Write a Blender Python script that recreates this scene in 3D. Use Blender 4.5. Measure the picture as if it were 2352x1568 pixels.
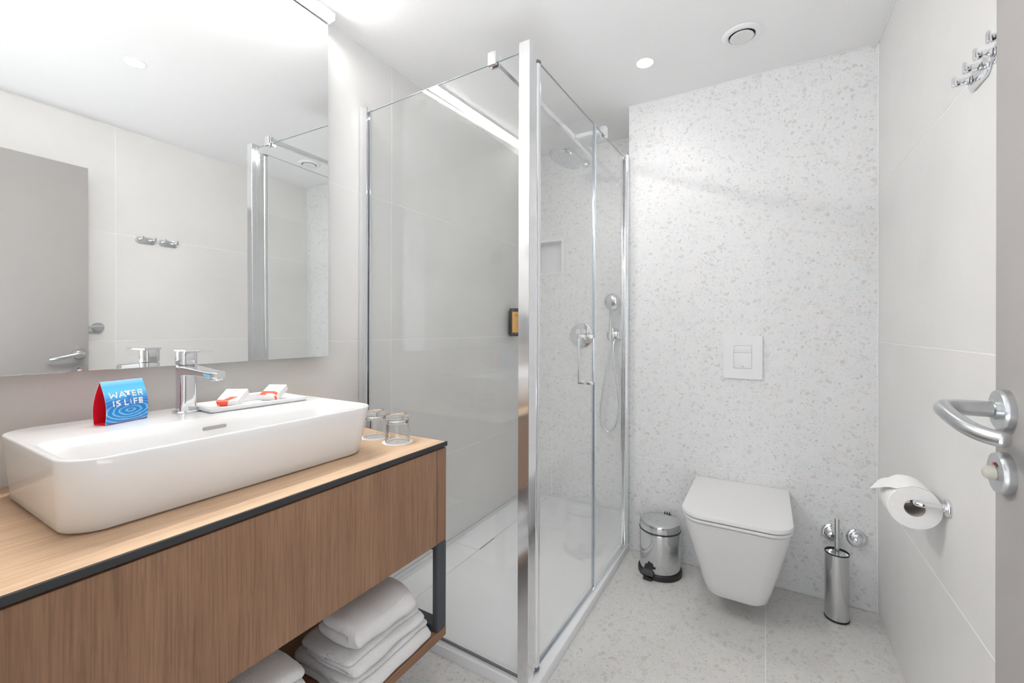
import bpy, bmesh, math, random
from mathutils import Vector, Matrix
random.seed(7)
S = bpy.context.scene
for o in list(bpy.data.objects):
    bpy.data.objects.remove(o)
COL = S.collection
PI = math.pi

# ------------------------------------------------------------------ camera
XR, YT, YS, H = 1.808, 2.237, 2.595, 2.283        # right wall, toilet wall, shower end wall, ceiling
YF = 0.08                                         # inner face of the wall with the doorway
XT = 0.8065                                       # left edge of the toilet wall
F = 994.307
cam = bpy.data.cameras.new('camera')
cam.sensor_width = 36.0
cam.sensor_fit = 'HORIZONTAL'
cam.lens = F / 2352 * 36.0
cam.shift_y = -29.09 / 2352
cam.clip_start = 0.01
co = bpy.data.objects.new('camera', cam)
COL.objects.link(co)
yaw, pitch, roll = -0.530564, 0.000512, 0.002674
fw = Vector((math.sin(yaw), math.cos(yaw), 0)); rt = Vector((math.cos(yaw), -math.sin(yaw), 0)); up = Vector((0, 0, 1))
fw2 = fw * math.cos(pitch) + up * math.sin(pitch); up2 = up * math.cos(pitch) - fw * math.sin(pitch)
rt3 = rt * math.cos(roll) + up2 * math.sin(roll); up3 = up2 * math.cos(roll) - rt * math.sin(roll)
R = Matrix((rt3, up3, -fw2)).transposed()
co.matrix_world = Matrix.Translation((1.41944, 0.0, 1.13397)) @ R.to_4x4()
S.camera = co

# ------------------------------------------------------------------ light and exposure
S.view_settings.view_transform = 'Standard'
S.view_settings.look = 'None'
S.view_settings.gamma = 1.0
S.view_settings.use_curve_mapping = False
S.view_settings.exposure = 1.50
S.cycles.diffuse_bounces = 5
S.cycles.caustics_reflective = True
S.cycles.caustics_refractive = True
S.cycles.glossy_bounces = 6
S.cycles.transmission_bounces = 8
S.cycles.transparent_max_bounces = 14
S.cycles.max_bounces = 9
S.cycles.adaptive_threshold = 0.03
W = bpy.data.worlds.new('world')
S.world = W
W.use_nodes = True
W.node_tree.nodes['Background'].inputs[0].default_value = (0.93, 0.95, 1.0, 1)
W.node_tree.nodes['Background'].inputs[1].default_value = 0.55      # even ambient fill added through the open doorway
LAMP_STRENGTH = 45.0 # LED bar above the mirror
DOWN_POWER = 0.6 # each recessed downlight


def area(name, loc, size, power, color, rot=(0, 0, 0), shape='DISK', size_y=None, spread=PI):
    l = bpy.data.lights.new(name, 'AREA')
    l.shape = shape; l.size = size; l.energy = power; l.color = color; l.spread = spread
    if size_y:
        l.size_y = size_y
    o = bpy.data.objects.new(name, l)
    o.location = loc; o.rotation_euler = rot
    COL.objects.link(o)
    return o


WARM = (1.0, 0.972, 0.94)
BOUNCE_POWER = 2.5          # unseen fill light added by the doorway, aimed up as a flash stand-in
area('added_bounce_fill', (1.36, 0.14, 0.74), 0.60, BOUNCE_POWER, (0.95, 0.98, 1.0), rot=(math.radians(180 - 12), math.radians(-16), 0), shape='SQUARE', spread=math.radians(130))

# ------------------------------------------------------------------ materials


class NT:
    def __init__(s, name):
        s.m = bpy.data.materials.new(name); s.m.use_nodes = True
        s.t = s.m.node_tree; s.b = s.t.nodes['Principled BSDF']; s.out = s.t.nodes['Material Output']

    def n(s, typ, **kw):
        x = s.t.nodes.new(typ)
        for k, v in kw.items():
            if k.startswith('i_'):
                x.inputs[k[2:].replace('_', ' ')].default_value = v
            else:
                setattr(x, k, v)
        return x

    def l(s, a, b):
        s.t.links.new(a, b)

    def math(s, op, a, b=None, c=None, clamp=False):
        x = s.t.nodes.new('ShaderNodeMath'); x.operation = op; x.use_clamp = clamp
        for i, v in enumerate((a, b, c)):
            if v is None:
                continue
            if hasattr(v, 'links'):
                s.l(v, x.inputs[i])
            else:
                x.inputs[i].default_value = v
        return x.outputs[0]

    def mix(s, fac, a, b, mode='MIX'):
        x = s.t.nodes.new('ShaderNodeMix'); x.data_type = 'RGBA'; x.blend_type = mode
        for i, v in ((0, fac), (6, a), (7, b)):
            if hasattr(v, 'links'):
                s.l(v, x.inputs[i])
            else:
                x.inputs[i].default_value = v if i == 0 else (*v[:3], 1)
        return x.outputs[2]

    def ramp(s, fac, stops, interp='LINEAR'):
        x = s.t.nodes.new('ShaderNodeValToRGB'); x.color_ramp.interpolation = interp
        e = x.color_ramp.elements
        while len(e) < len(stops):
            e.new(0.5)
        for el, (p, c) in zip(e, stops):
            el.position = p
            el.color = (*c, 1) if hasattr(c, '__len__') else (c, c, c, 1)
        s.l(fac, x.inputs[0])
        return x.outputs[0]

    def bump(s, h, strength=0.2, dist=0.002):
        x = s.n('ShaderNodeBump'); x.inputs['Strength'].default_value = strength; x.inputs['Distance'].default_value = dist
        s.l(h, x.inputs['Height']); s.l(x.outputs[0], s.b.inputs['Normal'])

    def set(s, **kw):
        for k, v in kw.items():
            s.b.inputs[k.replace('_', ' ')].default_value = (*v, 1) if hasattr(v, '__len__') and len(v) == 3 else v
        return s


def srgb(r, g, b):
    f = lambda c: (c / 255 / 12.92) if c / 255 <= 0.04045 else ((c / 255 + 0.055) / 1.055) ** 2.4
    return (f(r), f(g), f(b))


def plain(name, col, rough=0.5, metal=0.0, vary=0.04, scale=30.0, bump=0.0, **kw):
    """a colour with a faint procedural unevenness in tone and gloss"""
    k = NT(name)
    tc = k.n('ShaderNodeTexCoord')
    no = k.n('ShaderNodeTexNoise'); no.inputs['Scale'].default_value = scale; no.inputs['Detail'].default_value = 3
    k.l(tc.outputs['Object'], no.inputs['Vector'])
    c = k.mix(no.outputs[0], [x * (1 - vary) for x in col], [min(1, x * (1 + vary)) for x in col])
    k.l(c, k.b.inputs['Base Color'])
    k.set(Roughness=rough, Metallic=metal, **kw)
    if bump:
        k.bump(no.outputs[0], bump, 0.001)
    return k.m


def mat_tile():
    k = NT('linen_wall_tile')
    geo = k.n('ShaderNodeNewGeometry'); oi = k.n('ShaderNodeObjectInfo')
    off = k.n('ShaderNodeVectorMath', operation='SCALE'); off.inputs[0].default_value = (37, 19, 23)
    k.l(oi.outputs['Random'], off.inputs['Scale'])
    add = k.n('ShaderNodeVectorMath', operation='ADD'); k.l(geo.outputs['Position'], add.inputs[0]); k.l(off.outputs[0], add.inputs[1])
    big = k.n('ShaderNodeTexNoise'); big.inputs['Scale'].default_value = 3.2; big.inputs['Detail'].default_value = 6; big.inputs['Roughness'].default_value = .6
    k.l(add.outputs[0], big.inputs['Vector'])
    mp = k.n('ShaderNodeMapping'); mp.inputs['Scale'].default_value = (140, 140, 9)
    k.l(add.outputs[0], mp.inputs['Vector'])
    fine = k.n('ShaderNodeTexNoise'); fine.inputs['Scale'].default_value = 1.0; fine.inputs['Detail'].default_value = 3
    k.l(mp.outputs[0], fine.inputs['Vector'])
    c1 = k.mix(k.ramp(big.outputs[0], [(.3, 0), (.7, 1)]), (0.76, 0.752, 0.738), (0.815, 0.809, 0.798))
    c2 = k.mix(k.math('MULTIPLY', fine.outputs[0], .5), c1, (0.79, 0.784, 0.776))
    k.l(c2, k.b.inputs['Base Color'])
    k.set(Roughness=.42)
    k.b.inputs['Specular IOR Level'].default_value = .35
    k.bump(fine.outputs[0], .12, .0006)
    return k.m


def mat_terrazzo(name, base, gloss, scale=1.0, dense=1.0):
    k = NT(name)
    geo = k.n('ShaderNodeNewGeometry'); oi = k.n('ShaderNodeObjectInfo')
    off = k.n('ShaderNodeVectorMath', operation='SCALE'); off.inputs[0].default_value = (31, 17, 13)
    k.l(oi.outputs['Random'], off.inputs['Scale'])
    add = k.n('ShaderNodeVectorMath', operation='ADD'); k.l(geo.outputs['Position'], add.inputs[0]); k.l(off.outputs[0], add.inputs[1])
    wn = k.n('ShaderNodeTexNoise'); wn.inputs['Scale'].default_value = 26; wn.inputs['Detail'].default_value = 2
    k.l(add.outputs[0], wn.inputs['Vector'])
    ws = k.n('ShaderNodeVectorMath', operation='SCALE'); ws.inputs['Scale'].default_value = .022; k.l(wn.outputs['Color'], ws.inputs[0])
    p = k.n('ShaderNodeVectorMath', operation='ADD'); k.l(add.outputs[0], p.inputs[0]); k.l(ws.outputs[0], p.inputs[1])
    cloud = k.n('ShaderNodeTexNoise'); cloud.inputs['Scale'].default_value = 14; cloud.inputs['Detail'].default_value = 4
    k.l(add.outputs[0], cloud.inputs['Vector'])
    col = k.mix(cloud.outputs[0], [x * .965 for x in base], base)

    def layer(col, sc, thr, keep, stops, squash, amt, shift):
        mp = k.n('ShaderNodeMapping'); mp.inputs['Scale'].default_value = squash; mp.inputs['Location'].default_value = (shift, shift * 1.7, shift * .6)
        mp.inputs['Rotation'].default_value = (shift, shift * .7, shift * 1.3)
        k.l(p.outputs[0], mp.inputs['Vector'])
        v = k.n('ShaderNodeTexVoronoi'); v.feature = 'F1'; v.inputs['Scale'].default_value = sc * scale
        k.l(mp.outputs[0], v.inputs['Vector'])
        sep = k.n('ShaderNodeSeparateColor'); k.l(v.outputs['Color'], sep.inputs[0])
        if sc < 60:                                # the larger chips are full angular cells, the small ones broken lumps
            e = k.n('ShaderNodeTexVoronoi'); e.feature = 'DISTANCE_TO_EDGE'; e.inputs['Scale'].default_value = sc * scale
            k.l(mp.outputs[0], e.inputs['Vector'])
            inside = k.math('MULTIPLY', k.math('SUBTRACT', e.outputs['Distance'], thr), 22.0, clamp=True)
        else:
            v.distance = 'MANHATTAN'
            inside = k.math('MULTIPLY', k.math('SUBTRACT', thr, v.outputs['Distance']), 14.0, clamp=True)
        m = k.math('MULTIPLY', inside, k.math('LESS_THAN', sep.outputs[0], min(.8, keep * dense)))
        m = k.math('MULTIPLY', m, amt)
        c = k.ramp(sep.outputs[1], stops, 'CONSTANT')
        return k.mix(m, col, c)
    b0 = Vector(base)
    def tone(r_, g_, b_):                          # a chip colour relative to the binder
        return tuple(b0[i] * (r_, g_, b_)[i] for i in range(3))
    blue, pale, grey, taupe, dark = tone(.93, .957, .962), tone(.955, .96, .962), tone(.86, .87, .875), tone(.79, .775, .745), tone(.62, .605, .57)
    col = layer(col, 24, .07, .50, [(0, tone(.925, .955, .958)), (.35, pale), (.6, tone(.93, .965, .98)), (.88, tone(.94, .93, .91))], (1, 1, 1), .8, 0.0)
    col = layer(col, 44, .12, .26, [(0, blue), (.25, grey), (.5, taupe), (.75, tone(.86, .845, .82))], (1, .75, 1.2), .8, 3.1)
    col = layer(col, 70, .54, .22, [(0, taupe), (.3, grey), (.55, tone(.70, .68, .64)), (.8, tone(.88, .90, .91))], (1, 1.5, .8), .8, 7.7)
    col = layer(col, 120, .52, .20, [(0, dark), (.35, taupe), (.7, tone(.74, .74, .73))], (.8, 1.2, 1.5), .8, 12.3)
    col = layer(col, 190, .50, .18, [(0, taupe), (.5, tone(.83, .83, .825))], (1, 1, 1), .7, 5.2)
    k.l(col, k.b.inputs['Base Color'])
    k.set(Roughness=gloss)
    k.b.inputs['Specular IOR Level'].default_value = .4
    return k.m


def mat_wood(name, axis, light, dark, rough=.45, scale=1.0):
    k = NT(name)
    tc = k.n('ShaderNodeTexCoord'); geo = k.n('ShaderNodeNewGeometry'); oi = k.n('ShaderNodeObjectInfo')
    off = k.n('ShaderNodeVectorMath', operation='SCALE'); off.inputs[0].default_value = (5, 7, 3); k.l(oi.outputs['Random'], off.inputs['Scale'])
    add = k.n('ShaderNodeVectorMath', operation='ADD'); k.l(geo.outputs['Position'], add.inputs[0]); k.l(off.outputs[0], add.inputs[1])
    s1 = [26 * scale] * 3; s1['xyz'.index(axis)] = 1.1
    s2 = [240 * scale] * 3; s2['xyz'.index(axis)] = 6.0
    s3 = [430 * scale] * 3; s3['xyz'.index(axis)] = 16.0
    outs = []
    for sc, det in ((s1, 4), (s2, 3), (s3, 2)):
        mp = k.n('ShaderNodeMapping'); mp.inputs['Scale'].default_value = sc; k.l(add.outputs[0], mp.inputs['Vector'])
        no = k.n('ShaderNodeTexNoise'); no.inputs['Scale'].default_value = 1; no.inputs['Detail'].default_value = det; no.inputs['Distortion'].default_value = .35
        k.l(mp.outputs[0], no.inputs['Vector']); outs.append(no.outputs[0])
    c = k.mix(k.ramp(outs[0], [(.32, 0), (.68, 1)]), dark, light)
    c = k.mix(k.math('MULTIPLY', k.ramp(outs[1], [(.45, 0), (.62, 1)]), .46), c, [x * .60 for x in dark])
    c = k.mix(k.math('MULTIPLY', k.ramp(outs[2], [(.5, 0), (.7, 1)]), .35), c, [min(1, x * 1.12) for x in light])
    k.l(c, k.b.inputs['Base Color'])
    k.set(Roughness=rough)
    k.b.inputs['Specular IOR Level'].default_value = .3
    k.bump(outs[1], .12, .0006)
    return k.m


def mat_pane(name, tint, refl=1.0):
    """clear safety glass: transmits with a faint green tint and reflects by Fresnel"""
    k = NT(name)
    k.t.nodes.remove(k.b)
    geo = k.n('ShaderNodeNewGeometry')
    dot = k.n('ShaderNodeVectorMath', operation='DOT_PRODUCT'); k.l(geo.outputs['Incoming'], dot.inputs[0]); k.l(geo.outputs['Normal'], dot.inputs[1])
    c = k.math('ABSOLUTE', dot.outputs['Value'])
    f = k.math('POWER', k.math('SUBTRACT', 1.0, c, clamp=True), 5.0)
    f = k.math('MULTIPLY', k.math('MULTIPLY_ADD', f, 0.957, 0.043), refl, clamp=True)
    tr = k.n('ShaderNodeBsdfTransparent'); tr.inputs[0].default_value = (*tint, 1)
    gl = k.n('ShaderNodeBsdfGlossy'); gl.inputs['Roughness'].default_value = 0.0; gl.inputs['Color'].default_value = (1, 1, 1, 1)
    mx = k.n('ShaderNodeMixShader'); k.l(f, mx.inputs[0]); k.l(tr.outputs[0], mx.inputs[1]); k.l(gl.outputs[0], mx.inputs[2])
    k.l(mx.outputs[0], k.out.inputs['Surface'])
    return k.m


def mat_emit(name, col, strength):
    k = NT(name)
    k.set(Base_Color=(.9, .9, .9), Roughness=.4)
    k.b.inputs['Emission Color'].default_value = (*col, 1)
    k.b.inputs['Emission Strength'].default_value = strength
    return k.m


def mat_towel():
    k = NT('white_terry')
    tc = k.n('ShaderNodeTexCoord')
    a = k.n('ShaderNodeTexNoise'); a.inputs['Scale'].default_value = 420; a.inputs['Detail'].default_value = 3
    b = k.n('ShaderNodeTexNoise'); b.inputs['Scale'].default_value = 22; b.inputs['Detail'].default_value = 3
    k.l(tc.outputs['Object'], a.inputs['Vector']); k.l(tc.outputs['Object'], b.inputs['Vector'])
    h = k.math('MULTIPLY_ADD', b.outputs[0], 1.5, a.outputs[0])
    k.l(k.mix(a.outputs[0], (.80, .79, .785), (.93, .92, .915)), k.b.inputs['Base Color'])
    k.set(Roughness=.95)
    k.b.inputs['Sheen Weight'].default_value = .3
    k.bump(h, .75, .003)
    return k.m


def mat_water():
    """printed water drop picture on the tent card, in the card's own coordinates (u along, v up, both 0..1 in UV)"""
    k = NT('water_print')
    uv = k.n('ShaderNodeTexCoord')
    sep = k.n('ShaderNodeSeparateXYZ'); k.l(uv.outputs['UV'], sep.inputs[0])
    u, v = sep.outputs[0], sep.outputs[1]
    no = k.n('ShaderNodeTexNoise'); no.inputs['Scale'].default_value = 4; no.inputs['Detail'].default_value = 3
    mp = k.n('ShaderNodeMapping'); mp.inputs['Scale'].default_value = (.6, 2.4, 1); k.l(uv.outputs['UV'], mp.inputs['Vector']); k.l(mp.outputs[0], no.inputs['Vector'])
    base = k.ramp(v, [(0, srgb(70, 150, 215)), (.12, srgb(20, 150, 220)), (.34, srgb(20, 140, 215)), (.48, srgb(40, 110, 200)), (.58, srgb(60, 165, 230)), (.72, srgb(110, 205, 250)), (.86, srgb(90, 195, 248)), (1, srgb(170, 225, 250))])
    du = k.math('SUBTRACT', u, .56); dv = k.math('MULTIPLY', k.math('SUBTRACT', v, .27), 2.6)
    r = k.math('SQRT', k.math('ADD', k.math('MULTIPLY', du, du), k.math('MULTIPLY', dv, dv)))
    w = k.math('SINE', k.math('MULTIPLY', k.math('ADD', r, k.math('MULTIPLY', no.outputs[0], .16)), 42.0))
    fade = k.math('MULTIPLY', k.math('SUBTRACT', .72, v, clamp=True), 1.9, clamp=True)
    lightm = k.math('MULTIPLY', k.math('MULTIPLY', k.math('SUBTRACT', w, .35, clamp=True), fade), .95)
    darkm = k.math('MULTIPLY', k.math('MULTIPLY', k.math('SUBTRACT', k.math('MULTIPLY', w, -1.0), .3, clamp=True), fade), .6)
    c = k.mix(lightm, base, srgb(190, 232, 250)); c = k.mix(darkm, c, srgb(20, 85, 185))
    k.l(c, k.b.inputs['Base Color'])
    k.set(Roughness=.3)
    return k.m


M = dict(
    tile=mat_tile(),
    terr=mat_terrazzo('terrazzo_wall', (0.845, 0.848, 0.852), .34, 1.15),
    terrf=mat_terrazzo('terrazzo_floor', (0.69, 0.68, 0.664), .34, 1.1, 1.35),
    grout=plain('white_grout', (.92, .92, .92), .8),
    paint=plain('white_ceiling_paint', (.90, .90, .902), .9, scale=180, bump=.08),
    wallp=plain('front_wall_paint', (.82, .815, .80), .8),
    silicone=plain('white_silicone', (.88, .88, .88), .5),
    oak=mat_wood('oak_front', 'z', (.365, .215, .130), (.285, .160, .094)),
    oak_lit=mat_wood('oak_lit_top', 'y', (.70, .50, .335), (.61, .42, .27), .42),  # oak lightened to carry the lamp light falling on the counter
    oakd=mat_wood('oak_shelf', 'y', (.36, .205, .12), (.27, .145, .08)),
    edge=plain('black_edge', srgb(52, 53, 55), .45, vary=.1, scale=300),
    steel=plain('anthracite_steel', srgb(72, 74, 80), .5, vary=.06, scale=400, bump=.05),
    ceramic=plain('white_ceramic', (.80, .80, .80), .06, vary=.01),
    tray=plain('white_shower_tray', (.84, .85, .86), .22, vary=.015),
    chrome=plain('chrome', (.80, .81, .83), .04, 1.0, vary=.01),
    alu=plain('bright_aluminium', (.88, .89, .91), .10, 1.0, vary=.02),
    brush=plain('brushed_chrome', (.84, .85, .87), .13, 1.0, vary=.02),
    satin=plain('satin_steel', (.60, .62, .63), .28, 1.0, vary=.04, scale=200),
    binm=plain('polished_steel', (.68, .69, .70), .09, 1.0, vary=.05, scale=14),
    black=plain('black_plastic', (.022, .022, .024), .4, vary=.2),
    gedge=plain('polished_glass_edge', (.30, .35, .355), .2),
    nozzle=plain('pale_silicone_nozzle', (.42, .43, .44), .6),
    rubber=plain('grey_rubber', (.16, .17, .18), .6),
    white=plain('white_plastic', (.85, .85, .86), .3, vary=.01),
    whitem=plain('white_lacquer', (.79, .79, .79), .4, vary=.01),
    paper=plain('tissue_paper', (.88, .88, .87), .95, scale=90, bump=.25),
    card=plain('white_card', (.88, .88, .88), .55),
    cardcore=plain('grey_cardboard', (.46, .42, .38), .9),
    red=plain('red_card', srgb(228, 20, 48), .45),
    orange=plain('orange_print', srgb(250, 92, 60), .5),
    grey_print=plain('grey_print', srgb(130, 135, 145), .5),
    door=plain('grey_door_laminate', srgb(158, 155, 153), .6, vary=.03, scale=6),
    doorg=plain('mirror_backing', (.25, .26, .27), .5),
    amber=plain('amber_label', srgb(226, 170, 84), .4),
    brown=plain('brown_print', srgb(120, 78, 30), .5),
    towel=mat_towel(),
    water=mat_water(),
    pane=mat_pane('clear_shower_glass', (.990, .995, .993), .65),
    seal=mat_pane('clear_vinyl_seal', (.80, .83, .86), 1.6),
    lamp=mat_emit('lamp_diffuser', WARM, LAMP_STRENGTH),
    bulb=mat_emit('downlight_lens', WARM, 14.0),
    slot=plain('shaded_slot', (.42, .40, .37), .7),
    dark=plain('dark_gap', (.03, .03, .03), .8),
    greyp=plain('grey_plate', (.30, .31, .32), .5),
    knob=plain('ivory_knob', srgb(196, 194, 182), .35),
)
k = NT('mirror_glass'); k.set(Base_Color=(.915, .926, .922), Metallic=1.0, Roughness=0.0); M['mirror'] = k.m
k = NT('tumbler_glass'); k.set(Base_Color=(1, 1, 1), Roughness=0.0, IOR=1.48); k.b.inputs['Transmission Weight'].default_value = 1.0; M['glass'] = k.m

# ------------------------------------------------------------------ mesh helpers


def finish(bm, name, mat, parent=None, angle=35, mats=None):
    bmesh.ops.recalc_face_normals(bm, faces=bm.faces)
    ca = math.radians(angle)
    for f in bm.faces:
        f.smooth = True
    for e in bm.edges:
        e.smooth = len(e.link_faces) == 2 and e.calc_face_angle(0) < ca
    me = bpy.data.meshes.new(name)
    bm.to_mesh(me); bm.free()
    for m in (mats or [mat]):
        me.materials.append(m)
    o = bpy.data.objects.new(name, me)
    COL.objects.link(o)
    if parent is not None:
        o.parent = parent
        o.matrix_parent_inverse = parent.matrix_basis.inverted()
    return o


def tag(o, label=None, cat=None, group=None, kind=None):
    if label: o['label'] = label
    if cat: o['category'] = cat
    if group: o['group'] = group
    if kind: o['kind'] = kind
    return o


def thing(name, loc, label, cat, group=None, kind=None):
    o = bpy.data.objects.new(name, None)
    o.empty_display_size = .05
    o.location = loc
    COL.objects.link(o)
    return tag(o, label, cat, group, kind)


def box(bm, a, b, bev=0.0, seg=2):
    r = bmesh.ops.create_cube(bm, size=1)
    vs = r['verts']
    for v in vs:
        v.co = Vector([(a[i] + b[i]) / 2 + v.co[i] * (b[i] - a[i]) for i in range(3)])
    if bev > 0:
        es = list({e for v in vs for e in v.link_edges})
        bmesh.ops.bevel(bm, geom=es, offset=bev, segments=seg, affect='EDGES', profile=.5)
    return bm


def B(a, b, bev=0.0, seg=2):
    return box(bmesh.new(), a, b, bev, seg)


def obox(bm, o, ex, ey, ez, a, b, bev=0.0):
    """box in a local frame: origin o, axes ex ey ez, extents a..b"""
    t = bmesh.new(); box(t, a, b, bev)
    for v in t.verts:
        c = v.co.copy()
        v.co = Vector(o) + Vector(ex) * c.x + Vector(ey) * c.y + Vector(ez) * c.z
    return merge(bm, t)


def merge(bm, t):
    me = bpy.data.meshes.new('tmp'); t.to_mesh(me); t.free()
    bm.from_mesh(me); bpy.data.meshes.remove(me)
    return bm


def frame(axis):
    z = Vector(axis).normalized()
    x = z.orthogonal().normalized()
    if abs(z.z) < .9:
        x = Vector((0, 0, 1)).cross(z).normalized()
    return x, z.cross(x), z


def lathe(bm, prof, o, axis=(0, 0, 1), n=40, close=False):
    """prof: list of (r, h) along axis"""
    x, y, z = frame(axis); o = Vector(o)
    rings = []
    for r, h in prof:
        if r < 1e-6:
            rings.append([bm.verts.new(o + z * h)])
        else:
            rings.append([bm.verts.new(o + z * h + (x * math.cos(2 * PI * i / n) + y * math.sin(2 * PI * i / n)) * r) for i in range(n)])
    pairs = list(zip(rings, rings[1:])) + ([(rings[-1], rings[0])] if close else [])
    for p, q in pairs:
        for i in range(n):
            j = (i + 1) % n
            if len(p) == 1 and len(q) == 1: continue
            if len(p) == 1: bm.faces.new((p[0], q[i], q[j]))
            elif len(q) == 1: bm.faces.new((p[i], p[j], q[0]))
            else: bm.faces.new((p[i], p[j], q[j], q[i]))
    return bm


def catmull(pts, n=8, closed=False):
    pts = [Vector(p) for p in pts]
    out = []
    N = len(pts)
    for i in range(N if closed else N - 1):
        g = lambda k: pts[k % N] if closed else pts[max(0, min(N - 1, k))]
        p0, p1, p2, p3 = g(i - 1), g(i), g(i + 1), g(i + 2)
        for s in range(n):
            t = s / n
            out.append(.5 * ((2 * p1) + (p2 - p0) * t + (2 * p0 - 5 * p1 + 4 * p2 - p3) * t * t + (3 * p1 - p0 - 3 * p2 + p3) * t ** 3))
    if not closed:
        out.append(pts[-1])
    return out


def tube(bm, path, r, n=14, cap=True, flat=1.0):
    path = [Vector(p) for p in path]
    rr = r if hasattr(r, '__len__') else [r] * len(path)
    rings = []; up = None
    for i, p in enumerate(path):
        d = (path[min(i + 1, len(path) - 1)] - path[max(i - 1, 0)]).normalized()
        if up is None:
            up = d.orthogonal().normalized()
        up = (up - d * up.dot(d)).normalized()
        s = d.cross(up)
        rings.append([bm.verts.new(p + (up * math.cos(2 * PI * k / n) + s * math.sin(2 * PI * k / n) * flat) * rr[i]) for k in range(n)])
    for a, b in zip(rings, rings[1:]):
        for k in range(n):
            bm.faces.new((a[k], a[(k + 1) % n], b[(k + 1) % n], b[k]))
    if cap:
        bm.faces.new(rings[0][::-1]); bm.faces.new(rings[-1])
    return bm


def rrect(x0, y0, x1, y1, r, n=8):
    """rounded rectangle outline, counter-clockwise; r may be a 4-list (x0y0, x1y0, x1y1, x0y1)"""
    rs = r if hasattr(r, '__len__') else [r] * 4
    out = []
    for (cx, cy, sx, sy, a0), q in zip(((x0, y0, 1, 1, PI), (x1, y0, -1, 1, 1.5 * PI), (x1, y1, -1, -1, 0), (x0, y1, 1, -1, .5 * PI)), rs):
        q = max(q, 1e-4)
        for i in range(n + 1):
            a = a0 + i / n * PI / 2
            out.append((cx + sx * q + q * math.cos(a), cy + sy * q + q * math.sin(a)))
    return out


def loft(bm, rings, cap0=True, cap1=True):
    vs = [[bm.verts.new(p) for p in r] for r in rings]
    n = len(vs[0])
    for a, b in zip(vs, vs[1:]):
        for i in range(n):
            j = (i + 1) % n
            bm.faces.new((a[i], a[j], b[j], b[i]))
    if cap0: bm.faces.new(vs[0][::-1])
    if cap1: bm.faces.new(vs[-1])
    return bm


def prism(bm, outline, z0, z1, bev=0.0, place=None):
    """extrude a 2D outline; place maps (u, v, w) to space"""
    place = place or (lambda u, v, w: (u, v, w))
    if bev:
        cx = sum(p[0] for p in outline) / len(outline); cy = sum(p[1] for p in outline) / len(outline)
        def sh(d):
            n = len(outline); res = []
            for i in range(n):
                a = Vector(outline[i - 1]); b = Vector(outline[i]); c = Vector(outline[(i + 1) % n])
                t = (c - a); t = t.normalized() if t.length > 1e-9 else Vector((1, 0))
                res.append((b.x - t.y * d, b.y + t.x * d))
            return res
        s = z1 - z0; sg = 1 if s > 0 else -1
        rings = [(sh(bev), z0), (sh(bev * .3), z0 + sg * bev * .3), (outline, z0 + sg * bev), (outline, z1 - sg * bev), (sh(bev * .3), z1 - sg * bev * .3), (sh(bev), z1)]
    else:
        rings = [(outline, z0), (outline, z1)]
    return loft(bm, [[place(u, v, w) for u, v in o] for o, w in rings])


def strokes(bm, segs, place, wd, z0, z1):
    """lettering from straight strokes: segs [(u0, v0, u1, v1)]"""
    for (a, b, c, d) in segs:
        p = Vector((a, b)); q = Vector((c, d)); t = (q - p).normalized(); n = Vector((-t.y, t.x)) * wd / 2
        p = p - t * wd * .0; q = q + t * wd * .0
        o = [p - n, q - n, q + n, p + n]
        prism(bm, [(w.x, w.y) for w in o], z0, z1, 0, place)
    return bm


def grid_slab(bm, place, us, vs, w0, w1, holes=()):
    """slab over a u-v grid with whole cells left out"""
    hole = lambda i, j: any(h[0] <= (us[i] + us[i + 1]) / 2 <= h[1] and h[2] <= (vs[j] + vs[j + 1]) / 2 <= h[3] for h in holes)
    vert = {}
    def V(i, j, k):
        if (i, j, k) not in vert:
            vert[i, j, k] = bm.verts.new(place(us[i], vs[j], (w0, w1)[k]))
        return vert[i, j, k]
    keep = {(i, j) for i in range(len(us) - 1) for j in range(len(vs) - 1) if not hole(i, j)}
    for i, j in keep:
        for k in (0, 1):
            bm.faces.new((V(i, j, k), V(i + 1, j, k), V(i + 1, j + 1, k), V(i, j + 1, k)))
        for (di, dj, a, b) in ((-1, 0, (0, 0), (0, 1)), (1, 0, (1, 0), (1, 1)), (0, -1, (0, 0), (1, 0)), (0, 1, (0, 1), (1, 1))):
            if (i + di, j + dj) not in keep:
                p = (i + a[0], j + a[1]); q = (i + b[0], j + b[1])
                bm.faces.new((V(*p, 0), V(*q, 0), V(*q, 1), V(*p, 1)))
    return bm


# ------------------------------------------------------------------ the room shell
ZJ = [0.0, 0.4864, 1.0864, 1.6864, H]
T = .004                                       # tiles stand proud of the grout bed
GAP = .0030


def tiles(parent, place, us, vs, mat, holes=(), gap=GAP):
    """one bevelled slab per tile, 2 mm joints; place(u, v, w) with w = 0 the finished face"""
    for i in range(len(us) - 1):
        for j in range(len(vs) - 1):
            a, b, c, d = us[i] + gap / 2, us[i + 1] - gap / 2, vs[j] + gap / 2, vs[j + 1] - gap / 2
            hs = [h for h in holes if h[0] < b and h[1] > a and h[2] < d and h[3] > c]
            bm = bmesh.new()
            if hs:
                uu = sorted({a, b, *[min(b, max(a, h[q])) for h in hs for q in (0, 1)]})
                vv = sorted({c, d, *[min(d, max(c, h[q])) for h in hs for q in (2, 3)]})
                grid_slab(bm, place, uu, vv, -T, 0, hs)
            else:
                e = .0007
                o = lambda q: [(a + q, c + q), (b - q, c + q), (b - q, d - q), (a + q, d - q)]
                loft(bm, [[place(u, v, w) for u, v in o(q)] for q, w in ((0, -.0011), (0, -e), (e, 0))])
            finish(bm, 'tile', mat, parent, angle=20)


def struct(name, bm, mat, parent=None):
    o = finish(bm, name, mat, parent, angle=20)
    if parent is None:
        o['kind'] = 'structure'
    return o


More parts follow.
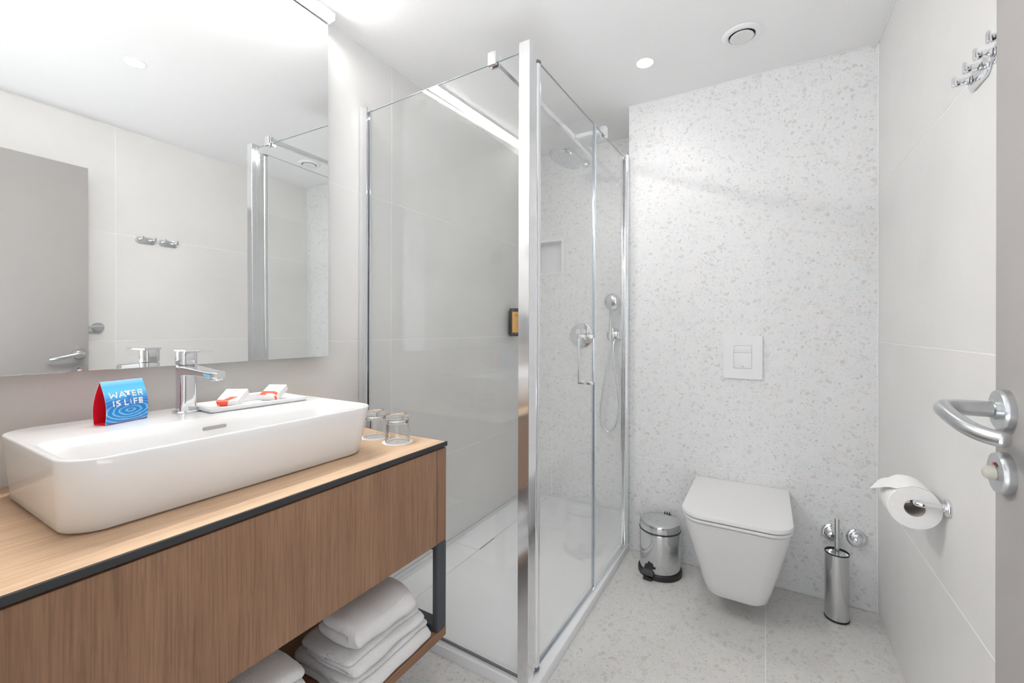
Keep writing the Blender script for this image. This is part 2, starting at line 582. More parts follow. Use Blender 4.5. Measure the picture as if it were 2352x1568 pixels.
P_left = lambda u, v, w: (w, u, v)                 # u = y, v = z
P_right = lambda u, v, w: (XR - w, u, v)
P_back = lambda u, v, w: (u, YT - w, v)
P_shower = lambda u, v, w: (u, YS - w, v)
P_front = lambda u, v, w: (u, YF + w, v)
P_floor = lambda u, v, w: (u, v, w)

floor = struct('floor', B((-.1, -.1, -.12), (XR + .1, YS + .1, -.0012)), M['grout'])
tiles(floor, P_floor, [0, .22, .82, 1.42, XR], [YF - .1, 1.02, 2.22, YT], M['terrf'], gap=.0020)
wl = struct('wall_left', B((-.12, -.1, 0), (-.0009, YS + .12, H)), M['grout'])
tiles(wl, P_left, [YF, .171, 1.371, YS], ZJ, M['tile'])
wr = struct('wall_right', B((XR + .0009, -.1, 0), (XR + .12, YT + .1, H)), M['grout'])
tiles(wr, P_right, [YF, 1.03, YT], ZJ, M['tile'])
wb = struct('wall_back', B((XT, YT + .0009, 0), (XR + .1, YS + .12, H)), M['grout'])
tiles(wb, P_back, [XT, 1.403, XR], ZJ, M['terr'], gap=.0018)
NX0, NX1, NZ0, NZ1 = .080, .270, 1.508, 1.710
hole = (NX0, NX1, NZ0, NZ1)
bm = bmesh.new()
grid_slab(bm, P_shower, [-.1, NX0, NX1, XT], [0, NZ0, NZ1, H], -.12, -.0009, [hole])
ws = struct('wall_shower', bm, M['grout'])
tiles(ws, P_shower, [0, .203, XT], ZJ, M['terr'], [hole], .0018)
DX0, DX1, DZ = .92, 1.742, 1.995                   # doorway
bm = bmesh.new()
grid_slab(bm, P_front, [-.1, DX0, DX1, XR + .1], [0, DZ, H], -.16, 0, [(DX0, DX1, 0, DZ)])
wf = struct('wall_front', bm, M['wallp'])

DL = [(.967, 1.897), (.998, .813)]
RH = .034
bm = bmesh.new()
h = .045
ys = sorted({-.1, YS + .12, *[q for _, y in DL for q in (y - h, y + h)]})
xs = sorted({-.12, XR + .12, *[q for x, _ in DL for q in (x - h, x + h)]})
sq = [(x - h, x + h, y - h, y + h) for x, y in DL]
vm = {}
def VC(x, y, z=H):
    kx = (round(x, 5), round(y, 5), round(z, 5))
    if kx not in vm: vm[kx] = bm.verts.new((x, y, z))
    return vm[kx]
for (cx, cy) in DL:
    N = 32
    for i in range(N):
        pts = []
        for q in (i, i + 1):
            a = 2 * PI * q / N; c, s_ = math.cos(a), math.sin(a); m = max(abs(c), abs(s_))
            pts.append(((cx + RH * c, cy + RH * s_), (cx + h * c / m, cy + h * s_ / m)))
        bm.faces.new((VC(*pts[0][0]), VC(*pts[0][1]), VC(*pts[1][1]), VC(*pts[1][0])))
strips = [(-.12, XR + .12, -.1, DL[1][1] - h), (-.12, XR + .12, DL[1][1] + h, DL[0][1] - h), (-.12, XR + .12, DL[0][1] + h, YS + .12)]
for (cx, cy) in DL:
    strips += [(-.12, cx - h, cy - h, cy + h), (cx + h, XR + .12, cy - h, cy + h)]
for a, b, c, d in strips:
    bm.faces.new((VC(a, c), VC(b, c), VC(b, d), VC(a, d)))
bx = [VC(-.12, -.1, H + .12), VC(XR + .12, -.1, H + .12), VC(XR + .12, YS + .12, H + .12), VC(-.12, YS + .12, H + .12)]
bm.faces.new(bx)
for (p, q) in (((-.12, -.1), (XR + .12, -.1)), ((XR + .12, -.1), (XR + .12, YS + .12)), ((XR + .12, YS + .12), (-.12, YS + .12)), ((-.12, YS + .12), (-.12, -.1))):
    bm.faces.new((bm.verts.new((*p, H)), bm.verts.new((*q, H)), bm.verts.new((*q, H + .12)), bm.verts.new((*p, H + .12))))
ceiling = struct('ceiling', bm, M['paint'])

# white silicone lines where the planes meet
tn = 0
def trim(a, b):
    global tn
    tn += 1
    struct('trim_%d' % tn, B(a, b, .0008, 1), M['silicone'])
q = .004
trim((0, YF, H - q), (q, YS, H)); trim((XR - q, YF, H - q), (XR, YT, H))
trim((XT, YT - q, H - q), (XR, YT, H)); trim((0, YS - q, H - q), (XT, YS, H))
trim((XR - .005, YT - .005, 0), (XR, YT, H - q))
trim((0, YS - q, .03), (q, YS, H - q))

# door leaf standing open along the right wall
bm = B((1.702, .082, .008), (1.742, .882, 1.983), .0012, 1)
d1 = struct('door_1', bm, M['door'])
d1['label'] = 'grey door leaf standing open along the tiled wall'
d1['category'] = 'door'
hy, hz, fx = .844, 1.026, 1.702
lathe_rose = lambda r, t: [(r, 0), (r, t * .55), (r * .985, t * .8), (r * .93, t), (0, t)]
finish(lathe(bmesh.new(), lathe_rose(.0275, .0115), (fx, hy, hz), (-1, 0, 0)), 'rose', M['satin'], d1)
path = catmull([(1.693, hy, hz), (1.668, hy, hz), (1.648, hy - .0015, hz), (1.636, hy - .010, hz - .0005), (1.6325, hy - .028, hz - .003), (1.6350, hy - .055, hz - .0095), (1.6405, hy - .080, hz - .0155), (1.6500, hy - .099, hz - .0195), (1.6615, hy - .110, hz - .0215)], 7)
rr = [.0112 * (1 - .16 * (i / (len(path) - 1))) for i in range(len(path))]
lv = tube(bmesh.new(), path, rr, 20, cap=False)
e, d = path[-1], (path[-1] - path[-2]).normalized()
lathe(lv, [(rr[-1], 0), (rr[-1] * .94, .0025), (rr[-1] * .7, .0045), (0, .0055)], e, d, 20)
finish(lv, 'lever', M['satin'], d1, 50)
finish(lathe(bmesh.new(), [(.0135, 0), (.0135, .004), (.0112, .005)], (1.6905, hy, hz), (-1, 0, 0)), 'collar', M['satin'], d1)
lz = .940
rose2 = finish(lathe(bmesh.new(), lathe_rose(.0280, .0125), (fx, hy, lz), (-1, 0, 0)), 'lock_rose', M['satin'], d1)
fl = fx - .0127
finish(lathe(bmesh.new(), [(.009, 0), (.0095, .004), (.0085, .009), (.005, .0115), (0, .012)], (fl, hy, lz - .001), (-1, 0, 0), 24), 'thumb_turn', M['knob'], rose2)
bm = bmesh.new()
for i in range(8):
    a0, a1 = math.radians(125 - i * 10), math.radians(115 - i * 10)
    P_ = lambda a, r: (fl - .0004, hy + r * math.cos(a), lz - .001 + r * math.sin(a))
    if i < 4: bm.faces.new([bm.verts.new(P_(a0, .0112)), bm.verts.new(P_(a1, .0112)), bm.verts.new(P_(a1, .0150)), bm.verts.new(P_(a0, .0150))])
finish(bm, 'indicator_slot', M['black'], rose2)
bm = bmesh.new()
for i in range(3, 6):
    a0, a1 = math.radians(125 - i * 10), math.radians(115 - i * 10)
    bm.faces.new([bm.verts.new((fl - .0008, hy + r * math.cos(a), lz - .001 + r * math.sin(a))) for a, r in ((a0, .0112), (a1, .0112), (a1, .0145), (a0, .0145))])
finish(bm, 'indicator', M['red'], rose2)
finish(B((1.712, .8815, .93), (1.732, .8835, 1.10), .0005, 1), 'strike_plate', M['satin'], d1)
finish(B((1.717, .8825, 1.02), (1.727, .889, 1.035), .001, 1), 'latch', M['satin'], d1)

# ------------------------------------------------------------------ mirror and its lamp
mn = Vector((1, .01805873, .0067272)).normalized(); mo = Vector((.04474879, 1.0, 1.5))
ey = (Vector((0, 1, 0)) - mn * mn.y).normalized(); ez = mn.cross(ey) * 1.0
if ez.z < 0: ez = -ez
def mplane(y, z):                                  # point of the mirror face over (y, z)
    return Vector((mo.x - (mn.y * (y - mo.y) + mn.z * (z - mo.z)) / mn.x, y, z))
c0 = mplane(.10, 1.034); Lm = (mplane(1.0206, 1.034) - c0).dot(ey); Hm = 1.2075
mir = thing('wall_mirror', (0.02, .56, 1.034), 'large frameless wall mirror over the washbasin', 'mirror')
bm = bmesh.new(); obox(bm, c0, mn, ey, ez, (-.005, 0, 0), (0, Lm, Hm), .0006)
finish(bm, 'mirror_glass', M['mirror'], mir, 20)
bm = bmesh.new(); obox(bm, c0, mn, ey, ez, (-.0065, .0002, .0002), (-.0052, Lm - .0002, Hm - .0002))
finish(bm, 'backing', M['doorg'], mir, 20)
finish(B((0.001, .18, 1.12), (.031, .94, 2.15), .001, 1), 'hanging_frame', M['white'], mir)

lamp = thing('mirror_lamp', (.03, .55, 2.243), 'glowing white LED bar lamp along the top edge of the mirror', 'lamp')
finish(prism(bmesh.new(), rrect(.048, 2.2435, .0765, 2.268, .006, 5), .105, 1.0195, .002, lambda u, v, w: (u, w, v)), 'diffuser', M['lamp'], lamp)
finish(merge(B((.030, .105, 2.2432), (.0478, 1.0195, 2.266), .001, 1), B((.030, .105, 2.2682), (.0760, 1.0195, 2.2705), .0005, 1)), 'housing', M['alu'], lamp)
finish(B((.030, 1.0197, 2.2430), (.0768, 1.0222, 2.2705), .0006, 1), 'end_cap', M['white'], lamp)
finish(B((.0008, .40, 2.247), (.030, .72, 2.262), .001, 1), 'wall_bracket', M['white'], lamp)

# ------------------------------------------------------------------ ceiling fittings
for n, (x, y) in enumerate(DL):
    t = thing('downlight', (x, y, H), ('lit round recessed downlight in the ceiling before the toilet wall', 'lit round downlight seen only in the mirror, above the washbasin')[n], 'downlight', 'recessed ceiling downlights')
    finish(lathe(bmesh.new(), [(RH + .0015, -.0004), (RH + .004, -.001), (RH + .0035, -.0025), (RH + .0005, -.003), (RH - .001, -.0015), (RH - .0008, .010), (.027, .030), (.027, .034)], (x, y, H)), 'trim_ring', M['white'], t)
    finish(lathe(bmesh.new(), [(0, .030), (.0255, .030), (.0255, .033), (0, .033)], (x, y, H)), 'lens', M['bulb'], t)
    area('downlight_lamp', (x, y, H + .0285), .046, DOWN_POWER, WARM, spread=math.radians(150))
t = thing('ceiling_vent', (1.336, 1.905, H), 'round white extractor vent valve in the ceiling', 'vent')
finish(lathe(bmesh.new(), [(.071, -.0005), (.0712, -.003), (.068, -.0075), (.061, -.0105), (.054, -.0115), (.049, -.0095), (.0465, -.005), (.0455, -.0008)], (1.336, 1.905, H), n=56), 'flange', M['white'], t)
finish(lathe(bmesh.new(), [(0, -.0006), (.0455, -.0006), (.0455, -.0012), (0, -.0012)], (1.336, 1.905, H)), 'shade_disc', M['dark'], t)  # dark disc drawn in for the shaded cavity behind the valve
finish(lathe(bmesh.new(), [(0, -.0015), (.034, -.0015), (.0405, -.0085), (.042, -.0115), (.041, -.0135), (.030, -.0142), (.006, -.0138), (0, -.0128)], (1.336, 1.905, H), n=48), 'valve_disc', M['whitem'], t)

# ------------------------------------------------------------------ washbasin furniture
CZ = .790
ct = thing('countertop', (.3, .55, .776), 'light oak countertop with a black front edge under the basin', 'countertop')
finish(B((.001, YF + .001, .7762), (.5738, 1.0412, CZ)), 'top', M['oak_lit'], ct)
bm = B((.574, YF + .001, .7762), (.578, 1.0455, CZ - .0002), .0008, 1); box(bm, (.001, 1.0414, .7762), (.5738, 1.0455, CZ - .0002), .0008, 1)
finish(bm, 'edge_band', M['edge'], ct)
cb = thing('vanity_cabinet', (.3, .55, .49), 'oak vanity cabinet with drawer front, dark steel legs and open shelf', 'cabinet')
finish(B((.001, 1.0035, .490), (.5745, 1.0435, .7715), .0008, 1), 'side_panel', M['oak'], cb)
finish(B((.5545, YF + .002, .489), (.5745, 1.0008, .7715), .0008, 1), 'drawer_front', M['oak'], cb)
finish(B((.001, YF + .002, .492), (.5535, 1.003, .508)), 'bottom_panel', M['oakd'], cb)
finish(B((.001, YF + .002, .508), (.017, 1.003, .770)), 'back_panel', M['oakd'], cb)
finish(B((.002, YF + .002, .7716), (.566, 1.040, .7760)), 'shade_gap_strip', M['dark'], cb)  # dark strip put in for the shade in the gap under the top
finish(B((.557, 1.002, .2255), (.5765, 1.042, .4895), .002, 2), 'leg', M['steel'], cb)
finish(B((.012, 1.002, .2255), (.032, 1.042, .4895), .002, 2), 'leg', M['steel'], cb)
finish(B((.032, 1.002, .2245), (.557, 1.042, .2445), .0015, 1), 'crossbar', M['steel'], cb)
finish(B((.032, 1.002, .4695), (.557, 1.042, .4893), .0015, 1), 'crossbar', M['steel'], cb)
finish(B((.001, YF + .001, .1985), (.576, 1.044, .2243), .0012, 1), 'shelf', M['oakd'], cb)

# ------------------------------------------------------------------ washbasin
bs = thing('washbasin', (.28, .54, CZ), 'white rectangular ceramic vessel washbasin on the oak countertop', 'washbasin')
RZ = .9225


def ring(x0, y0, x1, y1, r, z):
    return [(u, v, z) for u, v in rrect(x0, y0, x1, y1, r, 10)]
bm = bmesh.new()
rings = [ring(.082, .246, .447, .834, .050, CZ + .0005), ring(.082, .246, .447, .834, .050, CZ + .0035), ring(.076, .239, .455, .842, .056, CZ + .0040),
         ring(.0745, .2375, .457, .8435, .056, CZ + .007)]
for i in range(1, 9):
    t = i / 8
    rings.append(ring(.0745 - .0045 * t, .2375 - .0115 * t, .457 + .030 * t, .8435 + .0085 * t, .056 + .002 * t, CZ + .007 + (RZ - .0035 - CZ - .007) * t))
rings += [ring(.0706, .2268, .4864, .8512, .057, RZ - .0015), ring(.0718, .228, .4850, .850, .056, RZ - .0003), ring(.0732, .2295, .4835, .8485, .055, RZ)]
# inner side: deck behind (x < .285), thin rims elsewhere
rings += [ring(.262, .2345, .4790, .8435, [.03, .05, .05, .03], RZ), ring(.268, .2375, .4775, .8405, [.03, .049, .049, .03], RZ - .0008), ring(.276, .240, .4755, .838, [.03, .048, .048, .03], RZ - .005),
          ring(.288, .246, .472, .832, .045, RZ - .022), ring(.296, .256, .465, .822, .045, RZ - .060), ring(.303, .272, .455, .806, .045, RZ - .085), ring(.320, .300, .435, .778, .04, RZ - .097)]
loft(bm, rings)
finish(bm, 'bowl', M['ceramic'], bs, 40)
bm = prism(bmesh.new(), rrect(.505, -.0042, .557, .0042, .0041, 6), -.002, .0012, 0, lambda u, v, w: (.2882 - v * .20 + w * .98, u, .8985 + v * .98 + w * .2))
finish(bm, 'overflow', M['slot'], bs)
finish(lathe(bmesh.new(), [(.030, 0), (.030, .002), (.026, .004), (0, .0045)], (.375, .54, RZ - .0968)), 'drain', M['chrome'], bs)

# ------------------------------------------------------------------ mixer tap
TX, TY = .157, .527
tp = thing('basin_tap', (TX, TY, RZ), 'chrome single lever mixer tap on the washbasin deck', 'tap')


def dsec(z, x0, x1, hw, r=.010):
    return [(u, v, z) for u, v in rrect(x0, TY - hw, x1, TY + hw, [r, r, r, r], 6)]
bm = bmesh.new()
loft(bm, [dsec(RZ + .0003, TX - .026, TX + .026, .026, .018), dsec(RZ + .003, TX - .026, TX + .026, .026, .018), dsec(RZ + .0055, TX - .0235, TX + .0235, .0235, .016)])
finish(bm, 'base_flange', M['chrome'], tp)
bm = bmesh.new()
loft(bm, [dsec(RZ + .0055, TX - .0195, TX + .0195, .0195, .011), dsec(RZ + .030, TX - .0185, TX + .0185, .0185, .011), dsec(RZ + .080, TX - .0185, TX + .0185, .0185, .011),
          dsec(RZ + .116, TX - .0195, TX + .0195, .0195, .011), dsec(RZ + .1185, TX - .0190, TX + .0190, .0190, .011)])
finish(bm, 'body', M['chrome'], tp)
def ysec(x, zc, hw, hh, r):
    return [(x, TY + u, zc + v) for u, v in rrect(-hw, -hh, hw, hh, r, 5)]
bm = bmesh.new()
loft(bm, [ysec(TX + .005, 1.0280, .0190, .0125, .004), ysec(TX + .03, 1.0290, .0188, .0110, .004), ysec(TX + .08, 1.0280, .0180, .0085, .004), ysec(TX + .120, 1.0260, .0172, .0078, .004),
          ysec(TX + .150, 1.0245, .0168, .0078, .004), ysec(TX + .162, 1.0240, .0145, .0072, .004), ysec(TX + .168, 1.0238, .0100, .0060, .003)])
finish(bm, 'spout', M['chrome'], tp)
finish(lathe(bmesh.new(), [(.0125, 0), (.0125, .006), (.0110, .0072), (.0095, .0072), (.009, .005), (0, .005)], (TX + .148, TY, 1.0180), (.18, 0, -1), 28), 'aerator', M['chrome'], tp)
bm = bmesh.new()
loft(bm, [dsec(1.0425, TX - .0185, TX + .0185, .0185, .011), dsec(1.0440, TX - .0195, TX + .0195, .0195, .011), dsec(1.0735, TX - .0195, TX + .0195, .0195, .011), dsec(1.0765, TX - .0185, TX + .0185, .0185, .010)])
hd = finish(bm, 'cartridge', M['chrome'], tp)
bm = bmesh.new()
loft(bm, [ysec(TX - .0195, 1.0785, .0190, .0030, .002), ysec(TX + .02, 1.0790, .0192, .0032, .002), ysec(TX + .06, 1.0788, .0180, .0024, .0015), ysec(TX + .095, 1.0785, .0165, .0016, .001), ysec(TX + .104, 1.0784, .0140, .0013, .001)])
finish(bm, 'lever', M['chrome'], tp)
finish(lathe(bmesh.new(), [(.0172, 0), (.0172, .0025)], (TX, TY, 1.0405)), 'seam', M['dark'], tp)

# ------------------------------------------------------------------ tent card
card = thing('tent_card', (.173, .40, RZ), 'blue and red tent card reading WATER IS LIFE on the basin deck', 'card')
A0 = Vector((.1889, .3625, RZ + .0012)); ud = Vector((-.0290, .0838, 0)).normalized(); nd = Vector((ud.y, -ud.x, 0))   # nd points to the room
CW, CD, CH = .0885, .0325, .094


def cface(u, v, w=0.0, side=1):
    """front face point: u along 0..1, v up 0..1, bulging outward; w = lift off the face"""
    half = CD / 2
    s = half * (1 - v) + .010 * math.sin(PI * min(1, v)) * (1 - .25 * v)
    base = A0 + ud * (CW * u) - nd * half + Vector((0, 0, CH * v))
    return base + nd * (side * (s + w))
for nm, side, m in (('front_panel', 1, M['water']), ('rear_panel', -1, M['red'])):
    bm = bmesh.new(); N = 14
    uvl = bm.loops.layers.uv.new('UVMap')
    outer = [[bm.verts.new(cface(u, j / N, .0, side)) for u in (0, .25, .5, .75, 1)] for j in range(N + 1)]
    inner = [[bm.verts.new(cface(u, j / N, -.0007, side)) for u in (0, .25, .5, .75, 1)] for j in range(N + 1)]
    def q4(g, i, j, mi, flip=False):
        f = bm.faces.new((g[j][i], g[j][i + 1], g[j + 1][i + 1], g[j + 1][i])); f.material_index = mi
        for l, (a, b) in zip(f.loops, ((i, j), (i + 1, j), (i + 1, j + 1), (i, j + 1))):
            l[uvl].uv = (a / 4, b / N)
    for j in range(N):
        for i in range(4):
            q4(outer, i, j, 0); q4(inner, i, j, 1)
        for i in (0, 4):
            f = bm.faces.new((outer[j][i], outer[j + 1][i], inner[j + 1][i], inner[j][i])); f.material_index = 2
    o = finish(bm, nm, None, card, mats=[m, M['red'], M['card']])
bm = bmesh.new()
box(bm, (0, 0, 0), (1, 1, 1))
for v in bm.verts:
    a = cface(v.co.x, 0, -.001, 1 if v.co.y > .5 else -1); v.co = a + Vector((0, 0, -.0008 + .0008 * v.co.z))
finish(bm, 'base_panel', M['red'], card)
bm = bmesh.new()
GL = {  # letters in a unit cell, straight strokes
    'W': [(0, 1, .12, 0), (.12, 0, .5, .62), (.5, .62, .88, 0), (.88, 0, 1, 1), (.36, .42, .64, .42)], 'A': [(0, 0, .5, 1), (.5, 1, 1, 0), (.22, .3, .78, .3)],
    'T': [(-.15, 1, 1.1, 1), (.38, 1, .38, .2), (.66, 1, .66, 0), (.1, .84, .5, .84)], 'E': [(0, 0, 0, 1), (0, 1, .85, 1), (0, .5, .8, .5), (0, 0, .85, 0)],
    'R': [(0, 0, 0, 1), (0, 1, .75, 1), (.75, 1, .75, .5), (0, .5, .75, .5), (.35, .5, .85, 0)], 'I': [(.2, 0, .2, 1)], 'S': [(.8, 1, .1, .88), (.1, .88, .1, .6), (.1, .6, .8, .4), (.8, .4, .8, .1), (.8, .1, 0, 0), (.3, .75, .65, .25)],
    'L': [(0, 1, 0, 0), (0, 0, .8, 0)], 'i': [(.2, .62, .2, 1), (.2, 0, .2, .3), (.02, .46, .2, .62), (.2, .62, .38, .46), (.38, .46, .2, .3), (.2, .3, .02, .46)], 'F': [(0, 0, 0, 1), (0, 1, .8, 1), (0, .5, .7, .5)],
    'e': [(0, 0, 0, 1), (0, 1, .85, 1), (.1, .66, .85, .66), (.1, .33, .85, .33), (0, 0, .85, 0)]}
def word(row, v0, chh):
    for ch, ua, ub in row:
        cw = ub - ua
        for (a, b, c, d) in GL[ch]:
            p = Vector((ua + a * cw, v0 + b * chh)); q_ = Vector((ua + c * cw, v0 + d * chh))
            asp = CH / CW
            t = Vector((q_.x - p.x, (q_.y - p.y) * asp)).normalized(); nn = Vector((-t.y, t.x / asp)) * .0150; tt = Vector((t.x, t.y / asp)) * .012
            o4 = [p - tt - nn, q_ + tt - nn, q_ + tt + nn, p - tt + nn]
            bm.faces.new([bm.verts.new(cface(w.x, w.y, .00045)) for w in o4])
word([('W', .115, .285), ('A', .335, .475), ('T', .49, .60), ('E', .655, .735), ('R', .795, .905)], .600, .115)
word([('I', .165, .20), ('S', .235, .335), ('L', .435, .525), ('i', .555, .61), ('F', .655, .745), ('e', .785, .870)], .405, .115)
finish(bm, 'lettering', M['card'], card)
bm = bmesh.new()
for (uu, vv, ru, rv) in ((.545, .575, .052, .048), (.56, .335, .05, .02)):
    pts = [bm.verts.new(cface(uu + ru * math.cos(2 * PI * i / 20), vv + rv * math.sin(2 * PI * i / 20), .0006)) for i in range(20)]
    bm.faces.new(pts)
f = [bm.verts.new(cface(a, b, .0006)) for a, b in ((.535, .35), (.585, .35), (.568, .44), (.562, .55), (.546, .55), (.548, .44))]
bm.faces.new(f)
finish(bm, 'water_drop', plain('water_drop_print', srgb(60, 130, 205), .3, vary=.5, scale=120), card)

# ------------------------------------------------------------------ soap tray and packets
TZ = RZ + .0003
tr = thing('soap_tray', (.18, .67, TZ), 'white rectangular amenity tray on the basin deck beside the tap', 'tray')
to = Vector((.2405, .543, 0)); tu = Vector((.0680, .9977, 0)); tv = Vector((-.9977, .0680, 0))      # along the front, to the back
TP = lambda u, v, w: tuple(to + tu * u + tv * v + Vector((0, 0, TZ + w)))
def trr(d, w, r):
    return [TP(u, v, w) for u, v in rrect(-d, -d, .252 + d, .134 + d, r, 5)]
bm = bmesh.new()
loft(bm, [trr(-.006, 0, .008), trr(-.001, .004, .008), trr(0, .0115, .008), trr(-.002, .012, .008), trr(-.012, .012, .007), trr(-.0145, .0105, .007), trr(-.017, .0055, .006)])
finish(bm, 'dish', M['white'], tr, 30)


def packet(pos, yawd, tilt, name, label, prints, sx=.056, sy=.056, sz=.017):
    """carton with its front lower edge at pos, its top face leaning back by tilt"""
    t = thing(name, pos, label, 'soap', 'wrapped soaps on the tray')
    ca, sa = math.cos(math.radians(yawd)), math.sin(math.radians(yawd))
    ex = Vector((ca, sa, 0)); back = Vector((-sa, ca, 0))
    eb = back * math.cos(math.radians(tilt)) + Vector((0, 0, math.sin(math.radians(tilt)))); en = ex.cross(eb)
    o0 = Vector(pos)
    bm = bmesh.new(); obox(bm, o0, ex, eb, en, (0, 0, 0), (sx, sy, sz), .0012)
    finish(bm, 'carton', M['card'], t)
    if prints:
        bm = bmesh.new()
        for face, poly in prints:
            vs = []
            for a, b in poly:
                if face == 'top': p = o0 + ex * (a * sx) + eb * (b * sy) + en * (sz + .0003)
                else: p = o0 + ex * (a * sx) + en * (b * sz) - eb * .0003
                vs.append(bm.verts.new(p))
            bm.faces.new(vs)
        finish(bm, 'print', M['orange'], t)
    return t
zt = TZ + .0060
packet((.1770, .5890, zt), 35, 27, 'soap_packet', 'white soap carton with an angular orange check mark, nearer the tap',
       [('top', [(.02, .02), (.56, .02), (.88, .34), (.52, .34), (.32, .09), (.02, .09)]), ('front', [(.02, .25), (.12, .25), (.12, .03), (.46, .03), (.56, .97), (.02, .97)]),
        ('top', [(.48, .80), (.53, .80), (.53, .86), (.48, .86)])])
packet((.1750, .7020, zt), 27, 27, 'soap_packet', 'white soap carton with a curved orange arch, far end of the tray',
       [('top', [(.02, .03), (.36, .03), (.36, .19), (.66, .19), (.82, .12), (.95, .02), (.98, .02), (.98, .16), (.88, .30), (.66, .38), (.02, .38)]), ('front', [(.86, .03), (.98, .03), (.98, .97), (.86, .97)]),
        ('top', [(.50, .80), (.55, .80), (.55, .86), (.50, .86)])], .053)
t = thing('comb_sleeve', (.14, .69, zt), 'plain white paper sleeve lying behind the two soap cartons', 'sleeve')
bm = bmesh.new(); obox(bm, TP(.075, .0915, .0058), tu, tv, Vector((0, 0, 1)), (0, 0, 0), (.150, .022, .019), .001)
finish(bm, 'sleeve', M['card'], t)

# ------------------------------------------------------------------ tumblers on paper coasters
for n, (x, y) in enumerate(((.4535, .960), (.3470, .968))):
    c = tag(finish(lathe(bmesh.new(), [(0, .0003), (.0450, .0003), (.0455, .0007), (.0450, .0011), (0, .0011)], (x, y, CZ), n=48), 'paper_coaster', M['card']),
            ('white round paper coaster under the tumbler nearer the counter front', 'white round paper coaster under the tumbler nearer the wall')[n], 'coaster', 'paper coasters')
    bm = bmesh.new()
    strokes(bm, [(-.006, -.002, .000, .001), (.000, .001, -.002, .003), (.002, .001, .008, .004)], lambda u, v, w: (x + u * .4 - v * .9, y + u * .9 + v * .4, CZ + .0012 + w), .0016, 0, .0002)
    finish(bm, 'logo', M['red'], c)
    z0 = CZ + .0013
    prof = [(.0345, 0), (.0360, .0002), (.0372, .006), (.0372, .018), (.0360, .034), (.0340, .048), (.0322, .0555), (.0322, .058), (.0342, .061), (.0345, .066), (.0340, .076), (.0325, .0812), (.0300, .0828), (.0265, .0826), (.0235, .0805), (0, .0795)]
    inn = [(0, .0670), (.024, .0665), (.0285, .0630), (.0298, .0560), (.0318, .046), (.0338, .033), (.0350, .018), (.0350, .006)]
    bm = lathe(bmesh.new(), prof + inn, (x, y, z0), n=56)
    bm2 = finish(lathe(bm, [(.0350, .006), (.0345, 0)], (x, y, z0), n=56), 'tumbler', M['glass'], None, 60)
    md = bm2.data; b3 = bmesh.new(); b3.from_mesh(md); bmesh.ops.remove_doubles(b3, verts=b3.verts, dist=1e-6); bmesh.ops.recalc_face_normals(b3, faces=b3.faces); b3.to_mesh(md); b3.free()
    tag(bm2, ('upturned clear glass tumbler on a coaster, nearer the counter front', 'upturned clear glass tumbler on a coaster, partly behind the basin corner')[n], 'glass', 'upturned tumblers')

# ------------------------------------------------------------------ folded towels


